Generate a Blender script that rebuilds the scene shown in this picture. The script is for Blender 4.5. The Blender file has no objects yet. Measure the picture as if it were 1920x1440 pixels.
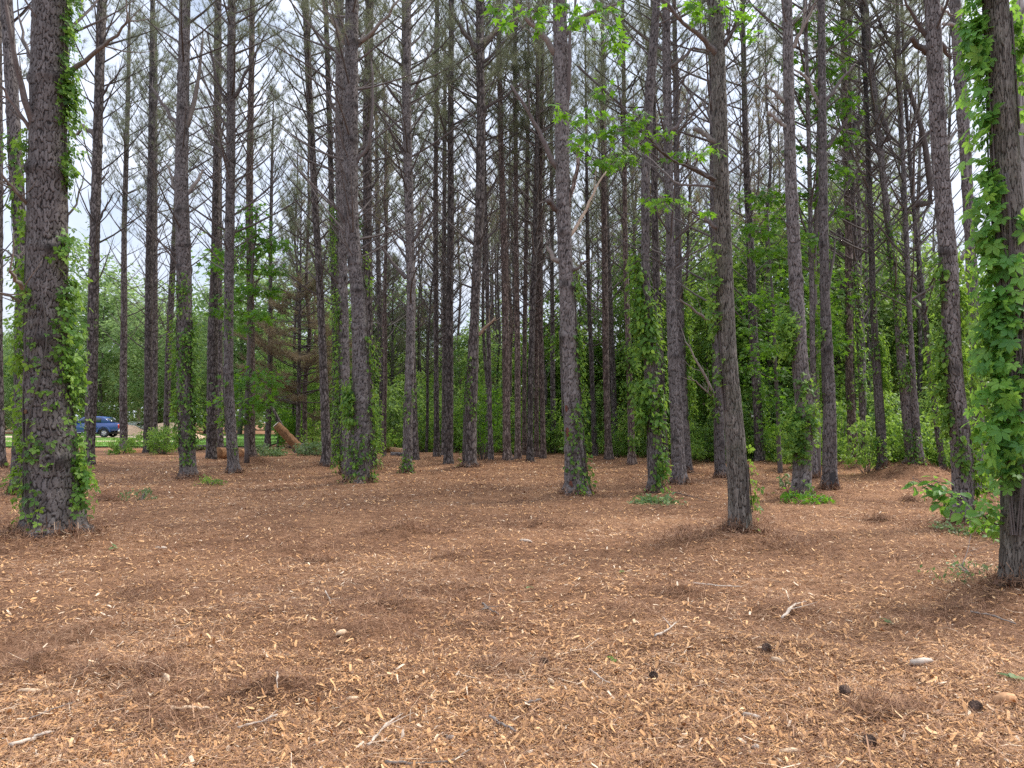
import bpy, math
import numpy as np
from mathutils import Vector

# ------------------------------------------------------------------ camera, sky, sun, exposure
S = bpy.context.scene
COL = S.collection
F = 1450.0                                  # focal length in photo pixels (1920 wide)
CAMH = 1.6
PITCH = math.radians(2.76)
cam = bpy.data.cameras.new('camera')
cam.sensor_width = 36.0
cam.lens = 36.0 * F / 1920.0
cam.clip_start = 0.05
cam.clip_end = 2000
cam_ob = bpy.data.objects.new('camera', cam)
COL.objects.link(cam_ob)
cam_ob.location = (0, 0, CAMH)
cam_ob.rotation_euler = (math.radians(90) + PITCH, 0, 0)
S.camera = cam_ob

SUN_EL, SUN_AZ = math.radians(50), math.radians(62)     # azimuth clockwise from +Y: ahead and to the right
world = bpy.data.worlds.new("World")
S.world = world
world.use_nodes = True
wn = world.node_tree; wn.nodes.clear()
w_out = wn.nodes.new('ShaderNodeOutputWorld')
w_bg = wn.nodes.new('ShaderNodeBackground')
w_sky = wn.nodes.new('ShaderNodeTexSky')
w_sky.sky_type = 'NISHITA'; w_sky.sun_disc = False
w_sky.sun_elevation = SUN_EL; w_sky.sun_rotation = SUN_AZ
w_sky.air_density = 1.0; w_sky.dust_density = 1.5
w_tc = wn.nodes.new('ShaderNodeTexCoord')
w_map = wn.nodes.new('ShaderNodeMapping'); w_map.inputs['Scale'].default_value = (1.0, 1.0, 2.2)
w_no = wn.nodes.new('ShaderNodeTexNoise')
w_no.inputs['Scale'].default_value = 3.2; w_no.inputs['Detail'].default_value = 8; w_no.inputs['Roughness'].default_value = 0.62
w_rp = wn.nodes.new('ShaderNodeValToRGB')
w_rp.color_ramp.elements[0].position = 0.30; w_rp.color_ramp.elements[0].color = (0.35, 0.35, 0.35, 1)
w_rp.color_ramp.elements[1].position = 0.56; w_rp.color_ramp.elements[1].color = (1, 1, 1, 1)
w_mix = wn.nodes.new('ShaderNodeMix'); w_mix.data_type = 'RGBA'
w_mix.inputs['B'].default_value = (7.8, 8.2, 9.1, 1)
wn.links.new(w_tc.outputs['Generated'], w_map.inputs['Vector'])
wn.links.new(w_map.outputs['Vector'], w_no.inputs['Vector'])
wn.links.new(w_no.outputs['Fac'], w_rp.inputs['Fac'])
wn.links.new(w_rp.outputs['Color'], w_mix.inputs['Factor'])
wn.links.new(w_sky.outputs['Color'], w_mix.inputs['A'])
w_sep = wn.nodes.new('ShaderNodeSeparateXYZ'); wn.links.new(w_tc.outputs['Generated'], w_sep.inputs['Vector'])
w_mr = wn.nodes.new('ShaderNodeMapRange'); w_mr.inputs['From Min'].default_value = 0.0; w_mr.inputs['From Max'].default_value = 0.85
w_mr.inputs['To Min'].default_value = 0.62; w_mr.inputs['To Max'].default_value = 1.5
wn.links.new(w_sep.outputs['Z'], w_mr.inputs['Value'])
w_mul = wn.nodes.new('ShaderNodeMix'); w_mul.data_type = 'RGBA'; w_mul.blend_type = 'MULTIPLY'; w_mul.inputs['Factor'].default_value = 1.0
w_mul.inputs['A'].default_value = (6.2, 6.7, 7.8, 1); wn.links.new(w_mr.outputs['Result'], w_mul.inputs['B'])
wn.links.new(w_mul.outputs['Result'], w_mix.inputs['B'])
wn.links.new(w_mix.outputs['Result'], w_bg.inputs['Color'])
w_bg.inputs['Strength'].default_value = 0.10
wn.links.new(w_bg.outputs['Background'], w_out.inputs['Surface'])

sun = bpy.data.lights.new('sun', 'SUN')
sun.energy = 2.6; sun.angle = math.radians(18); sun.color = (1.0, 0.94, 0.84)
sun_ob = bpy.data.objects.new('sun', sun); COL.objects.link(sun_ob)
sd = Vector((math.sin(SUN_AZ) * math.cos(SUN_EL), math.cos(SUN_AZ) * math.cos(SUN_EL), math.sin(SUN_EL)))
sun_ob.rotation_euler = sd.to_track_quat('Z', 'Y').to_euler()
sun_ob.location = (10, -5, 40)

S.view_settings.view_transform = 'Standard'
S.view_settings.look = 'None'
S.view_settings.gamma = 1.0
S.view_settings.exposure = 0.95
S.render.engine = 'CYCLES'
cy = S.cycles
cy.max_bounces = 6; cy.diffuse_bounces = 3; cy.glossy_bounces = 2; cy.transmission_bounces = 4; cy.transparent_max_bounces = 4
cy.caustics_reflective = False; cy.caustics_refractive = False
cy.use_denoising = False
S.render.use_persistent_data = False

rng = np.random.default_rng(11)

# ------------------------------------------------------------------ helpers
FWD = np.array([0, math.cos(PITCH), math.sin(PITCH)])
UPV = np.array([0, -math.sin(PITCH), math.cos(PITCH)])
CAMP = np.array([0, 0, CAMH])

def ray(x, y):
    return FWD * F + UPV * (720.0 - y) + np.array([x - 960.0, 0, 0])

def at(x, y, Y):
    """point of the place at depth Y seen at photo pixel x, y; and metres per pixel there"""
    d = ray(x, y); t = Y / d[1]
    return CAMP + d * t, t

def on_ground(x, y):
    d = ray(x, y); t = -CAMH / d[2]
    return CAMP + d * t, t

def h2(i, j, s):
    v = np.sin(i * 127.1 + j * 311.7 + s * 74.7) * 43758.5453
    return v - np.floor(v)

def vnoise(x, y, s=0):
    x = np.asarray(x, float); y = np.asarray(y, float)
    i = np.floor(x); j = np.floor(y); fx = x - i; fy = y - j
    fx = fx * fx * (3 - 2 * fx); fy = fy * fy * (3 - 2 * fy)
    a = h2(i, j, s); b = h2(i + 1, j, s); c = h2(i, j + 1, s); d = h2(i + 1, j + 1, s)
    return (a * (1 - fx) + b * fx) * (1 - fy) + (c * (1 - fx) + d * fx) * fy

def fbm(x, y, s=0, o=4):
    r = 0; a = 0.5; n = 0
    for k in range(o):
        r = r + a * vnoise(np.asarray(x) * 2 ** k, np.asarray(y) * 2 ** k, s + k); n += a; a *= 0.5
    return r / n

def sstep(a, b, x):
    t = np.clip((x - a) / (b - a), 0, 1); return t * t * (3 - 2 * t)

def norm(v):
    return v / np.maximum(np.linalg.norm(v, axis=-1, keepdims=True), 1e-9)

class Acc:
    """collects tubes, blades and leaves into the arrays of ONE mesh"""
    def __init__(self):
        self.v = []; self.r = []; self.b = []; self.q = []; self.t = []; self.qm = []; self.tm = []; self.n = 0
    def add(self, V, Q=None, T=None, rnd=0.5, bark=1.0, m=0):
        V = np.asarray(V, float); k = len(V)
        self.v.append(V)
        self.r.append(np.broadcast_to(np.asarray(rnd, float), (k,))); self.b.append(np.broadcast_to(np.asarray(bark, float), (k,)))
        if Q is not None and len(Q): self.q.append(np.asarray(Q) + self.n); self.qm.append(np.full(len(Q), m))
        if T is not None and len(T): self.t.append(np.asarray(T) + self.n); self.tm.append(np.full(len(T), m))
        self.n += k
    def tube(self, P, R, seg=5, rnd=0.5, m=0, cap=True):
        P = np.asarray(P, float); R = np.asarray(R, float); n = len(P)
        d = np.gradient(P, axis=0); d = norm(d)
        ref = np.array([0, 0, 1.0]) if abs(d[0, 2]) < 0.8 else np.array([1.0, 0, 0])
        a = norm(np.cross(d, ref)); b = np.cross(d, a)
        th = np.arange(seg) * 2 * math.pi / seg
        V = P[:, None, :] + R[:, None, None] * (a[:, None, :] * np.cos(th)[None, :, None] + b[:, None, :] * np.sin(th)[None, :, None])
        i = np.arange(n - 1)[:, None] * seg; j = np.arange(seg)[None, :]; j2 = (j + 1) % seg
        Q = np.stack([i + j, i + j2, i + seg + j2, i + seg + j], -1).reshape(-1, 4)
        V = V.reshape(-1, 3); T = None
        if cap:
            V = np.vstack([V, P[-1:] + d[-1:] * R[-1] * 0.3])
            k = np.arange(seg); T = np.stack([(n - 1) * seg + k, (n - 1) * seg + (k + 1) % seg, np.full(seg, n * seg)], -1)
            if seg > 5:
                V = np.vstack([V, P[:1]]); T = np.vstack([T, np.stack([(k + 1) % seg, k, np.full(seg, n * seg + 1)], -1)])
        self.add(V, Q, T, rnd, 1.0, m)
    def blades(self, C, D, L, W, rnd, m=0):
        """thin triangles from C along D"""
        n = len(C); L = np.broadcast_to(L, (n,)); W = np.broadcast_to(W, (n,))
        side = norm(np.cross(D, rng.normal(size=(n, 3)))) * W[:, None] * 0.5
        V = np.stack([C - side, C + side, C + D * L[:, None]], 1).reshape(-1, 3)
        self.add(V, None, np.arange(n * 3).reshape(-1, 3), np.repeat(np.broadcast_to(rnd, (n,)), 3), 1.0, m)
    def leaves(self, tmpl, C, N, TIP, size, rnd, m=0):
        TV, TT = tmpl; k = len(TV); n = len(C)
        if n == 0: return
        y = norm(TIP); z = norm(N - y * np.sum(N * y, -1, keepdims=True)); x = np.cross(y, z)
        size = np.broadcast_to(size, (n,))[:, None, None]
        V = C[:, None, :] + size * (TV[None, :, 0:1] * x[:, None, :] + TV[None, :, 1:2] * y[:, None, :] + TV[None, :, 2:3] * z[:, None, :])
        T = (TT[None] + (np.arange(n) * k)[:, None, None]).reshape(-1, 3)
        self.add(V.reshape(-1, 3), None, T, np.repeat(np.broadcast_to(rnd, (n,)), k), 1.0, m)
    def build(self, name, mats, parent=None, smooth=False, origin=None):
        V = np.vstack(self.v)
        if origin is not None: V = V - np.asarray(origin)
        me = bpy.data.meshes.new(name)
        nq = sum(len(q) for q in self.q); nt = sum(len(t) for t in self.t)
        me.vertices.add(len(V)); me.vertices.foreach_set('co', V.astype(np.float32).ravel())
        loops = []; starts = []; mi = []
        if nq: loops.append(np.vstack(self.q).ravel()); starts.append(np.arange(nq) * 4); mi.append(np.concatenate(self.qm))
        if nt: loops.append(np.vstack(self.t).ravel()); starts.append(nq * 4 + np.arange(nt) * 3); mi.append(np.concatenate(self.tm))
        loops = np.concatenate(loops); starts = np.concatenate(starts); mi = np.concatenate(mi)
        me.loops.add(len(loops)); me.loops.foreach_set('vertex_index', loops.astype(np.int32))
        me.polygons.add(nq + nt)
        me.polygons.foreach_set('loop_start', starts.astype(np.int32))
        me.polygons.foreach_set('material_index', mi.astype(np.int32))
        if smooth: me.polygons.foreach_set('use_smooth', np.ones(nq + nt, bool))
        for nm, arr in (('rnd', self.r), ('bark', self.b)):
            at_ = me.attributes.new(nm, 'FLOAT', 'POINT'); at_.data.foreach_set('value', np.concatenate(arr).astype(np.float32))
        for m in (mats if isinstance(mats, (list, tuple)) else [mats]): me.materials.append(m)
        me.update(); me.validate()
        o = bpy.data.objects.new(name, me); COL.objects.link(o)
        if parent is not None: o.parent = parent
        return o

def tag(o, label, cat, group=None, kind=None):
    if label: o['label'] = label
    if cat: o['category'] = cat
    if group: o['group'] = group
    if kind: o['kind'] = kind
    return o

def empty(name, loc, label, cat, group=None, rz=0.0):
    o = bpy.data.objects.new(name, None); COL.objects.link(o)
    o.location = tuple(float(c) for c in loc); o.rotation_euler = (0, 0, rz); o.empty_display_size = 0.2
    return tag(o, label, cat, group)

def structure(o):
    o['kind'] = 'structure'; return o

def copy_thing(o, loc, rz, sc, label=None, group=None, parent=None):
    c = o.copy(); COL.objects.link(c); c.parent = parent
    if parent is None:
        c.location = tuple(float(v) for v in loc); c.rotation_euler = (0, 0, rz); c.scale = (sc, sc, sc)
        if label: c['label'] = label
        if group: c['group'] = group
    for ch in list(o.children): copy_thing(ch, None, 0, 1, parent=c)
    return c

# ------------------------------------------------------------------ materials
def mat(name):
    m = bpy.data.materials.new(name); m.use_nodes = True
    nt = m.node_tree; nt.nodes.clear()
    out = nt.nodes.new('ShaderNodeOutputMaterial')
    return m, nt, out

def N(nt, t, **kw):
    n = nt.nodes.new(t)
    for k, v in kw.items():
        if k in n.inputs: n.inputs[k].default_value = v
        else: setattr(n, k, v)
    return n

def ramp(nt, stops):
    r = nt.nodes.new('ShaderNodeValToRGB'); e = r.color_ramp.elements
    e[0].position, e[0].color = stops[0][0], (*stops[0][1], 1)
    e[1].position, e[1].color = stops[-1][0], (*stops[-1][1], 1)
    for p, c in stops[1:-1]:
        x = e.new(p); x.color = (*c, 1)
    return r

def mixc(nt, fac, a, b, mode='MIX'):
    m = nt.nodes.new('ShaderNodeMix'); m.data_type = 'RGBA'; m.blend_type = mode
    for s, v in (('Factor', fac), ('A', a), ('B', b)):
        if isinstance(v, (int, float)): m.inputs[s].default_value = v
        elif isinstance(v, tuple): m.inputs[s].default_value = (*v, 1) if len(v) == 3 else v
        else: nt.links.new(v, m.inputs[s])
    return m.outputs['Result']

def bark_mat(name, crev, plateA, plateB, patch, patch_amt=0.35, shader_cells=None, fine=60.0, bump=0.6):
    m, nt, out = mat(name); L = nt.links.new
    tc = N(nt, 'ShaderNodeTexCoord'); oi = N(nt, 'ShaderNodeObjectInfo')
    ab = N(nt, 'ShaderNodeAttribute', attribute_name='bark'); ar = N(nt, 'ShaderNodeAttribute', attribute_name='rnd')
    mp = N(nt, 'ShaderNodeMapping'); mp.inputs['Scale'].default_value = (1, 1, 0.3)
    L(tc.outputs['Object'], mp.inputs['Vector'])
    n1 = N(nt, 'ShaderNodeTexNoise', Scale=fine, Detail=6.0, Roughness=0.7); L(mp.outputs['Vector'], n1.inputs['Vector'])
    n2 = N(nt, 'ShaderNodeTexNoise', Scale=2.2, Detail=4.0, Roughness=0.6); L(tc.outputs['Object'], n2.inputs['Vector'])
    n3 = N(nt, 'ShaderNodeTexNoise', Scale=14.0, Detail=5.0, Roughness=0.7); L(mp.outputs['Vector'], n3.inputs['Vector'])
    plate = mixc(nt, ar.outputs['Fac'], plateA, plateB)
    r3 = ramp(nt, [(0.35, (0.76, 0.75, 0.75)), (0.65, (1.18, 1.17, 1.16))]); L(n3.outputs['Fac'], r3.inputs['Fac'])
    plate = mixc(nt, 1.0, plate, r3.outputs['Color'], 'MULTIPLY')
    r1 = ramp(nt, [(0.3, (0.72, 0.70, 0.68)), (0.7, (1.22, 1.22, 1.22))]); L(n1.outputs['Fac'], r1.inputs['Fac'])
    plate = mixc(nt, 1.0, plate, r1.outputs['Color'], 'MULTIPLY')
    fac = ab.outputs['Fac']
    if shader_cells:
        vm = N(nt, 'ShaderNodeMapping'); vm.inputs['Scale'].default_value = (shader_cells, shader_cells, shader_cells * 0.32)
        wv = nt.nodes.new('ShaderNodeMix'); wv.data_type = 'RGBA'; wv.inputs['Factor'].default_value = 0.03
        L(tc.outputs['Object'], wv.inputs['A']); L(n3.outputs['Color'], wv.inputs['B']); L(wv.outputs['Result'], vm.inputs['Vector'])
        vo = N(nt, 'ShaderNodeTexVoronoi', feature='DISTANCE_TO_EDGE', Scale=1.0); L(vm.outputs['Vector'], vo.inputs['Vector'])
        vr = ramp(nt, [(0.02, (0, 0, 0)), (0.16, (1, 1, 1))]); L(vo.outputs['Distance'], vr.inputs['Fac'])
        mm = N(nt, 'ShaderNodeMath', operation='MULTIPLY'); L(fac, mm.inputs[0]); L(vr.outputs['Color'], mm.inputs[1]); fac = mm.outputs[0]
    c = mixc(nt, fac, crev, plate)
    rp = ramp(nt, [(0.5, (0, 0, 0)), (0.72, (patch_amt,) * 3)]); L(n2.outputs['Fac'], rp.inputs['Fac'])
    c = mixc(nt, rp.outputs['Color'], c, patch)
    hs = N(nt, 'ShaderNodeHueSaturation')
    mr = N(nt, 'ShaderNodeMapRange'); mr.inputs['To Min'].default_value = 0.72; mr.inputs['To Max'].default_value = 1.25
    L(oi.outputs['Random'], mr.inputs['Value']); L(mr.outputs['Result'], hs.inputs['Value'])
    L(c, hs.inputs['Color'])
    bs = N(nt, 'ShaderNodeBsdfPrincipled', Roughness=0.92); bs.inputs['Specular IOR Level'].default_value = 0.25
    L(hs.outputs['Color'], bs.inputs['Base Color'])
    ad = N(nt, 'ShaderNodeMath', operation='MULTIPLY_ADD'); L(n1.outputs['Fac'], ad.inputs[0]); ad.inputs[1].default_value = 0.5
    L(fac, ad.inputs[2])
    bu = N(nt, 'ShaderNodeBump', Strength=bump, Distance=0.012); L(ad.outputs[0], bu.inputs['Height'])
    L(bu.outputs['Normal'], bs.inputs['Normal'])
    L(bs.outputs['BSDF'], out.inputs['Surface'])
    return m

def leaf_mat(name, dark, mid, light, trans=0.45, tcol=(0.30, 0.50, 0.05), rough=0.5, spec=0.3):
    m, nt, out = mat(name); L = nt.links.new
    ar = N(nt, 'ShaderNodeAttribute', attribute_name='rnd')
    r = ramp(nt, [(0.0, dark), (0.5, mid), (1.0, light)]); L(ar.outputs['Fac'], r.inputs['Fac'])
    tc = N(nt, 'ShaderNodeTexCoord'); n = N(nt, 'ShaderNodeTexNoise', Scale=1.3, Detail=3.0); L(tc.outputs['Object'], n.inputs['Vector'])
    rr = ramp(nt, [(0.3, (0.7, 0.72, 0.75)), (0.7, (1.25, 1.2, 1.0))]); L(n.outputs['Fac'], rr.inputs['Fac'])
    c = mixc(nt, 1.0, r.outputs['Color'], rr.outputs['Color'], 'MULTIPLY')
    bs = N(nt, 'ShaderNodeBsdfPrincipled', Roughness=rough); bs.inputs['Specular IOR Level'].default_value = spec
    L(c, bs.inputs['Base Color'])
    tr = N(nt, 'ShaderNodeBsdfTranslucent')
    t2 = mixc(nt, 0.55, c, tcol); L(t2, tr.inputs['Color'])
    mx = N(nt, 'ShaderNodeMixShader', Fac=trans); L(bs.outputs['BSDF'], mx.inputs[1]); L(tr.outputs['BSDF'], mx.inputs[2])
    L(mx.outputs['Shader'], out.inputs['Surface'])
    return m

def plain(name, col, rough=0.5, metal=0.0, spec=0.5, coat=0.0, noise=None, vary=0.25):
    m, nt, out = mat(name); L = nt.links.new
    bs = N(nt, 'ShaderNodeBsdfPrincipled', Roughness=rough, Metallic=metal); bs.inputs['Specular IOR Level'].default_value = spec
    bs.inputs['Coat Weight'].default_value = coat
    tc = N(nt, 'ShaderNodeTexCoord'); n = N(nt, 'ShaderNodeTexNoise', Scale=noise or 6.0, Detail=5.0); L(tc.outputs['Object'], n.inputs['Vector'])
    rr = ramp(nt, [(0.3, tuple(c * (1 - vary) for c in col)), (0.7, tuple(min(1, c * (1 + vary)) for c in col))])
    L(n.outputs['Fac'], rr.inputs['Fac']); L(rr.outputs['Color'], bs.inputs['Base Color'])
    L(bs.outputs['BSDF'], out.inputs['Surface'])
    return m

def litter_mat(name, stops, rough=0.85):
    """many small loose pieces, each with its own colour"""
    m, nt, out = mat(name); L = nt.links.new
    ar = N(nt, 'ShaderNodeAttribute', attribute_name='rnd')
    r = ramp(nt, stops); L(ar.outputs['Fac'], r.inputs['Fac'])
    bs = N(nt, 'ShaderNodeBsdfPrincipled', Roughness=rough); bs.inputs['Specular IOR Level'].default_value = 0.25
    L(r.outputs['Color'], bs.inputs['Base Color']); L(bs.outputs['BSDF'], out.inputs['Surface'])
    return m

M = {}
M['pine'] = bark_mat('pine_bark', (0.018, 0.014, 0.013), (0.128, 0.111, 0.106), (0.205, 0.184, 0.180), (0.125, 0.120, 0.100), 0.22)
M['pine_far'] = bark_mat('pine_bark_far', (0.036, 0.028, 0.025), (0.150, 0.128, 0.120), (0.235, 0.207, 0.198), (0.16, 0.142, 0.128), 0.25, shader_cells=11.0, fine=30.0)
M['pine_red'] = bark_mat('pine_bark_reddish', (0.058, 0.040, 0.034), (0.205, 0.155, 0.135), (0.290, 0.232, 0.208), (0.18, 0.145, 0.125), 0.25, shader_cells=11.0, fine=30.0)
M['oak'] = bark_mat('furrowed_bark', (0.020, 0.016, 0.014), (0.110, 0.097, 0.084), (0.215, 0.196, 0.174), (0.12, 0.135, 0.085), 0.4)
M['grey'] = bark_mat('smooth_grey_bark', (0.12, 0.10, 0.09), (0.30, 0.275, 0.26), (0.36, 0.33, 0.31), (0.2, 0.18, 0.17), 0.4)
M['twig'] = bark_mat('branch_bark', (0.05, 0.038, 0.034), (0.098, 0.081, 0.076), (0.165, 0.143, 0.138), (0.15, 0.15, 0.13), 0.3)
M['dead'] = bark_mat('dead_wood', (0.07, 0.055, 0.048), (0.20, 0.172, 0.152), (0.31, 0.275, 0.25), (0.16, 0.14, 0.125), 0.4)
M['splinter'] = bark_mat('splintered_wood', (0.16, 0.11, 0.075), (0.36, 0.27, 0.195), (0.48, 0.38, 0.29), (0.26, 0.21, 0.17), 0.4)
M['stripped'] = bark_mat('stripped_wood', (0.16, 0.07, 0.035), (0.36, 0.19, 0.095), (0.48, 0.29, 0.16), (0.22, 0.115, 0.06), 0.6, fine=25)
M['needles'] = leaf_mat('pine_needles', (0.10, 0.120, 0.080), (0.16, 0.185, 0.120), (0.25, 0.265, 0.18), 0.42, (0.32, 0.34, 0.18), 0.45)
M['brown_needles'] = leaf_mat('brown_needles', (0.16, 0.128, 0.088), (0.24, 0.195, 0.135), (0.33, 0.275, 0.19), 0.4, (0.38, 0.29, 0.17), 0.6)
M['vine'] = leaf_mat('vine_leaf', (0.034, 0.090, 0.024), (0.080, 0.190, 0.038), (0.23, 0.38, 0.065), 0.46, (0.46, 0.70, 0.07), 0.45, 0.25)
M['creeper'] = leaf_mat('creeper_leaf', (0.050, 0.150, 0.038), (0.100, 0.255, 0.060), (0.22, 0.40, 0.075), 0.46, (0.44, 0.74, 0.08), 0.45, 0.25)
M['maple'] = leaf_mat('broad_leaf', (0.042, 0.125, 0.016), (0.080, 0.205, 0.026), (0.15, 0.30, 0.040), 0.46, (0.34, 0.66, 0.03), 0.5, .25)
M['decid'] = leaf_mat('woodland_leaf', (0.045, 0.100, 0.030), (0.115, 0.220, 0.060), (0.25, 0.39, 0.11), 0.48, (0.45, 0.64, 0.14), 0.5)
M['pale'] = leaf_mat('pale_woodland_leaf', (0.085, 0.150, 0.060), (0.17, 0.27, 0.11), (0.30, 0.42, 0.19), 0.5, (0.46, 0.62, 0.22), 0.5)
M['shrub'] = leaf_mat('shrub_leaf', (0.045, 0.120, 0.026), (0.115, 0.235, 0.048), (0.27, 0.43, 0.085), 0.48, (0.48, 0.70, 0.10), 0.5)
M['cut'] = leaf_mat('wilting_leaf', (0.09, 0.15, 0.06), (0.15, 0.24, 0.10), (0.26, 0.34, 0.18), 0.3, (0.3, 0.45, 0.12), 0.5)

# ground: shredded bark and pine straw over soil
m, nt, out = mat('mulch_ground'); L = nt.links.new
tc = N(nt, 'ShaderNodeTexCoord')
mp = N(nt, 'ShaderNodeMapping'); mp.inputs['Scale'].default_value = (1, 1.0, 1); L(tc.outputs['Object'], mp.inputs['Vector'])
na = N(nt, 'ShaderNodeTexNoise', Scale=0.45, Detail=6.0, Roughness=0.65); L(mp.outputs['Vector'], na.inputs['Vector'])
nb = N(nt, 'ShaderNodeTexNoise', Scale=46.0, Detail=8.0, Roughness=0.8); L(mp.outputs['Vector'], nb.inputs['Vector'])
nc = N(nt, 'ShaderNodeTexNoise', Scale=6.0, Detail=6.0, Roughness=0.75); L(mp.outputs['Vector'], nc.inputs['Vector'])
ra = ramp(nt, [(0.32, (0.170, 0.088, 0.052)), (0.5, (0.275, 0.148, 0.086)), (0.68, (0.39, 0.220, 0.126))]); L(na.outputs['Fac'], ra.inputs['Fac'])
rb = ramp(nt, [(0.30, (0.34, 0.30, 0.28)), (0.52, (0.95, 0.93, 0.9)), (0.70, (1.75, 1.7, 1.6))]); L(nb.outputs['Fac'], rb.inputs['Fac'])
rc = ramp(nt, [(0.32, (0.62, 0.6, 0.58)), (0.62, (1.2, 1.2, 1.18))]); L(nc.outputs['Fac'], rc.inputs['Fac'])
c1 = mixc(nt, 1.0, ra.outputs['Color'], rb.outputs['Color'], 'MULTIPLY')
c1 = mixc(nt, 1.0, c1, rc.outputs['Color'], 'MULTIPLY')
bs = N(nt, 'ShaderNodeBsdfPrincipled', Roughness=0.95); bs.inputs['Specular IOR Level'].default_value = 0.15
L(c1, bs.inputs['Base Color'])
bu = N(nt, 'ShaderNodeBump', Strength=0.9, Distance=0.03); L(nb.outputs['Fac'], bu.inputs['Height']); L(bu.outputs['Normal'], bs.inputs['Normal'])
L(bs.outputs['BSDF'], out.inputs['Surface'])
M['ground'] = m
M['chips'] = litter_mat('shredded_wood', [(0.0, (0.17, 0.088, 0.045)), (0.35, (0.43, 0.220, 0.096)), (0.7, (0.70, 0.395, 0.180)), (0.94, (0.78, 0.52, 0.28)), (1.0, (0.74, 0.58, 0.42))])
M['straw'] = litter_mat('pine_straw', [(0.0, (0.105, 0.053, 0.034)), (0.5, (0.30, 0.162, 0.094)), (0.9, (0.53, 0.33, 0.20)), (1.0, (0.74, 0.58, 0.42))])
M['lawn'] = plain('mown_lawn', (0.13, 0.25, 0.055), 0.9, noise=1.2, vary=0.4, spec=0.1)
M['dirt'] = plain('pale_dirt', (0.52, 0.40, 0.30), 0.95, noise=0.8, spec=0.1)
M['sand'] = plain('tan_sand', (0.56, 0.39, 0.26), 0.95, noise=3.0, spec=0.1)
M['blue'] = plain('blue_paint', (0.020, 0.065, 0.26), 0.28, spec=0.5, coat=0.8, noise=1.0, vary=0.1)
M['white'] = plain('white_paint', (0.78, 0.78, 0.77), 0.3, coat=0.6, noise=1.0, vary=0.05)
M['glass'] = plain('dark_window', (0.03, 0.04, 0.05), 0.06, spec=0.8, noise=1.0, vary=0.1)
M['rubber'] = plain('tyre_rubber', (0.02, 0.02, 0.02), 0.85, noise=8.0)
M['alloy'] = plain('wheel_alloy', (0.62, 0.62, 0.64), 0.3, metal=0.8, noise=4.0, vary=0.1)
M['trim'] = plain('black_trim', (0.025, 0.025, 0.028), 0.6, noise=5.0)
M['lamp'] = plain('lamp_glass', (0.75, 0.75, 0.72), 0.15, noise=4.0, vary=0.1)
M['redlamp'] = plain('red_lamp_glass', (0.45, 0.02, 0.015), 0.2, noise=4.0, vary=0.1)
M['clay'] = plain('clay_lump', (0.42, 0.19, 0.09), 0.95, noise=5.0, vary=0.35)
M['cone'] = plain('pine_cone', (0.10, 0.060, 0.042), 0.9, noise=30.0, vary=0.5)
M['wood'] = plain('fresh_wood', (0.60, 0.44, 0.29), 0.8, noise=18.0, vary=0.3)
M['palewood'] = plain('bleached_wood', (0.50, 0.415, 0.335), 0.8, noise=18.0, vary=0.25)
M['wound'] = plain('torn_red_bark', (0.13, 0.045, 0.026), 0.9, noise=24.0, vary=0.5)

# ------------------------------------------------------------------ leaf shapes (unit length along y)
def fan(outline, mid):
    V = np.array([mid] + outline, float); k = len(outline)
    T = np.array([[0, 1 + i, 1 + (i + 1) % k] for i in range(k)])
    return V, T
SIMPLE = (np.array([[0, 0, 0], [-0.30, 0.45, 0.07], [0, 1, -0.06], [0.30, 0.45, 0.07]], float), np.array([[0, 2, 1], [0, 3, 2]]))
OVATE = fan([(0, 0, 0), (0.27, 0.22, 0.05), (0.30, 0.5, 0.06), (0.17, 0.8, 0.02), (0, 1, -0.08), (-0.17, 0.8, 0.02), (-0.30, 0.5, 0.06), (-0.27, 0.22, 0.05)], (0, 0.45, -0.01))
def palmate(angles, lens, wid=0.24):
    Vs = []; Ts = []; n = 0
    for a, l in zip(angles, lens):
        a = math.radians(a); y = np.array([math.sin(a), math.cos(a), 0]); x = np.array([math.cos(a), -math.sin(a), 0])
        pts = [(0, 0.06, 0), (wid * 0.7, 0.35, 0.04), (wid, 0.62, 0.03), (0.06, 0.92, -0.04), (0, 1.0, -0.09), (-0.06, 0.92, -0.04), (-wid, 0.62, 0.03), (-wid * 0.7, 0.35, 0.04)]
        V = [y * 0.5 * l + np.array([0, 0, -0.02])] + [(x * p[0] + y * p[1] + np.array([0, 0, p[2]])) * l for p in pts]
        Vs += V; k = len(pts)
        Ts += [[n, n + 1 + i, n + 1 + (i + 1) % k] for i in range(k)]; n += k + 1
    return np.array(Vs), np.array(Ts)
CREEPER = palmate((-105, -52, 0, 52, 105), (0.72, 0.92, 1.0, 0.92, 0.72))
TRIFOL = palmate((-75, 0, 75), (0.8, 1.0, 0.8), 0.30)
star = []
for i in range(10):
    a = math.radians(-135 + 270 * i / 9.0) if i % 2 else math.radians(-135 + 270 * i / 9.0)
for a, r in ((-150, 0.22), (-110, 0.52), (-82, 0.26), (-52, 0.72), (-26, 0.32), (0, 0.85), (26, 0.32), (52, 0.72), (82, 0.26), (110, 0.52), (150, 0.22)):
    star.append((math.sin(math.radians(a)) * r, 0.25 + math.cos(math.radians(a)) * r, -0.10 * r * r))
star.append((0, 0.0, 0))
STAR = fan(star, (0, 0.27, 0.02))

# ------------------------------------------------------------------ the ground
TREES = {}            # id -> dict(base, depth, cx, cy, rad, H ...)
MOUNDS = []           # x, y, height, radius

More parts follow.
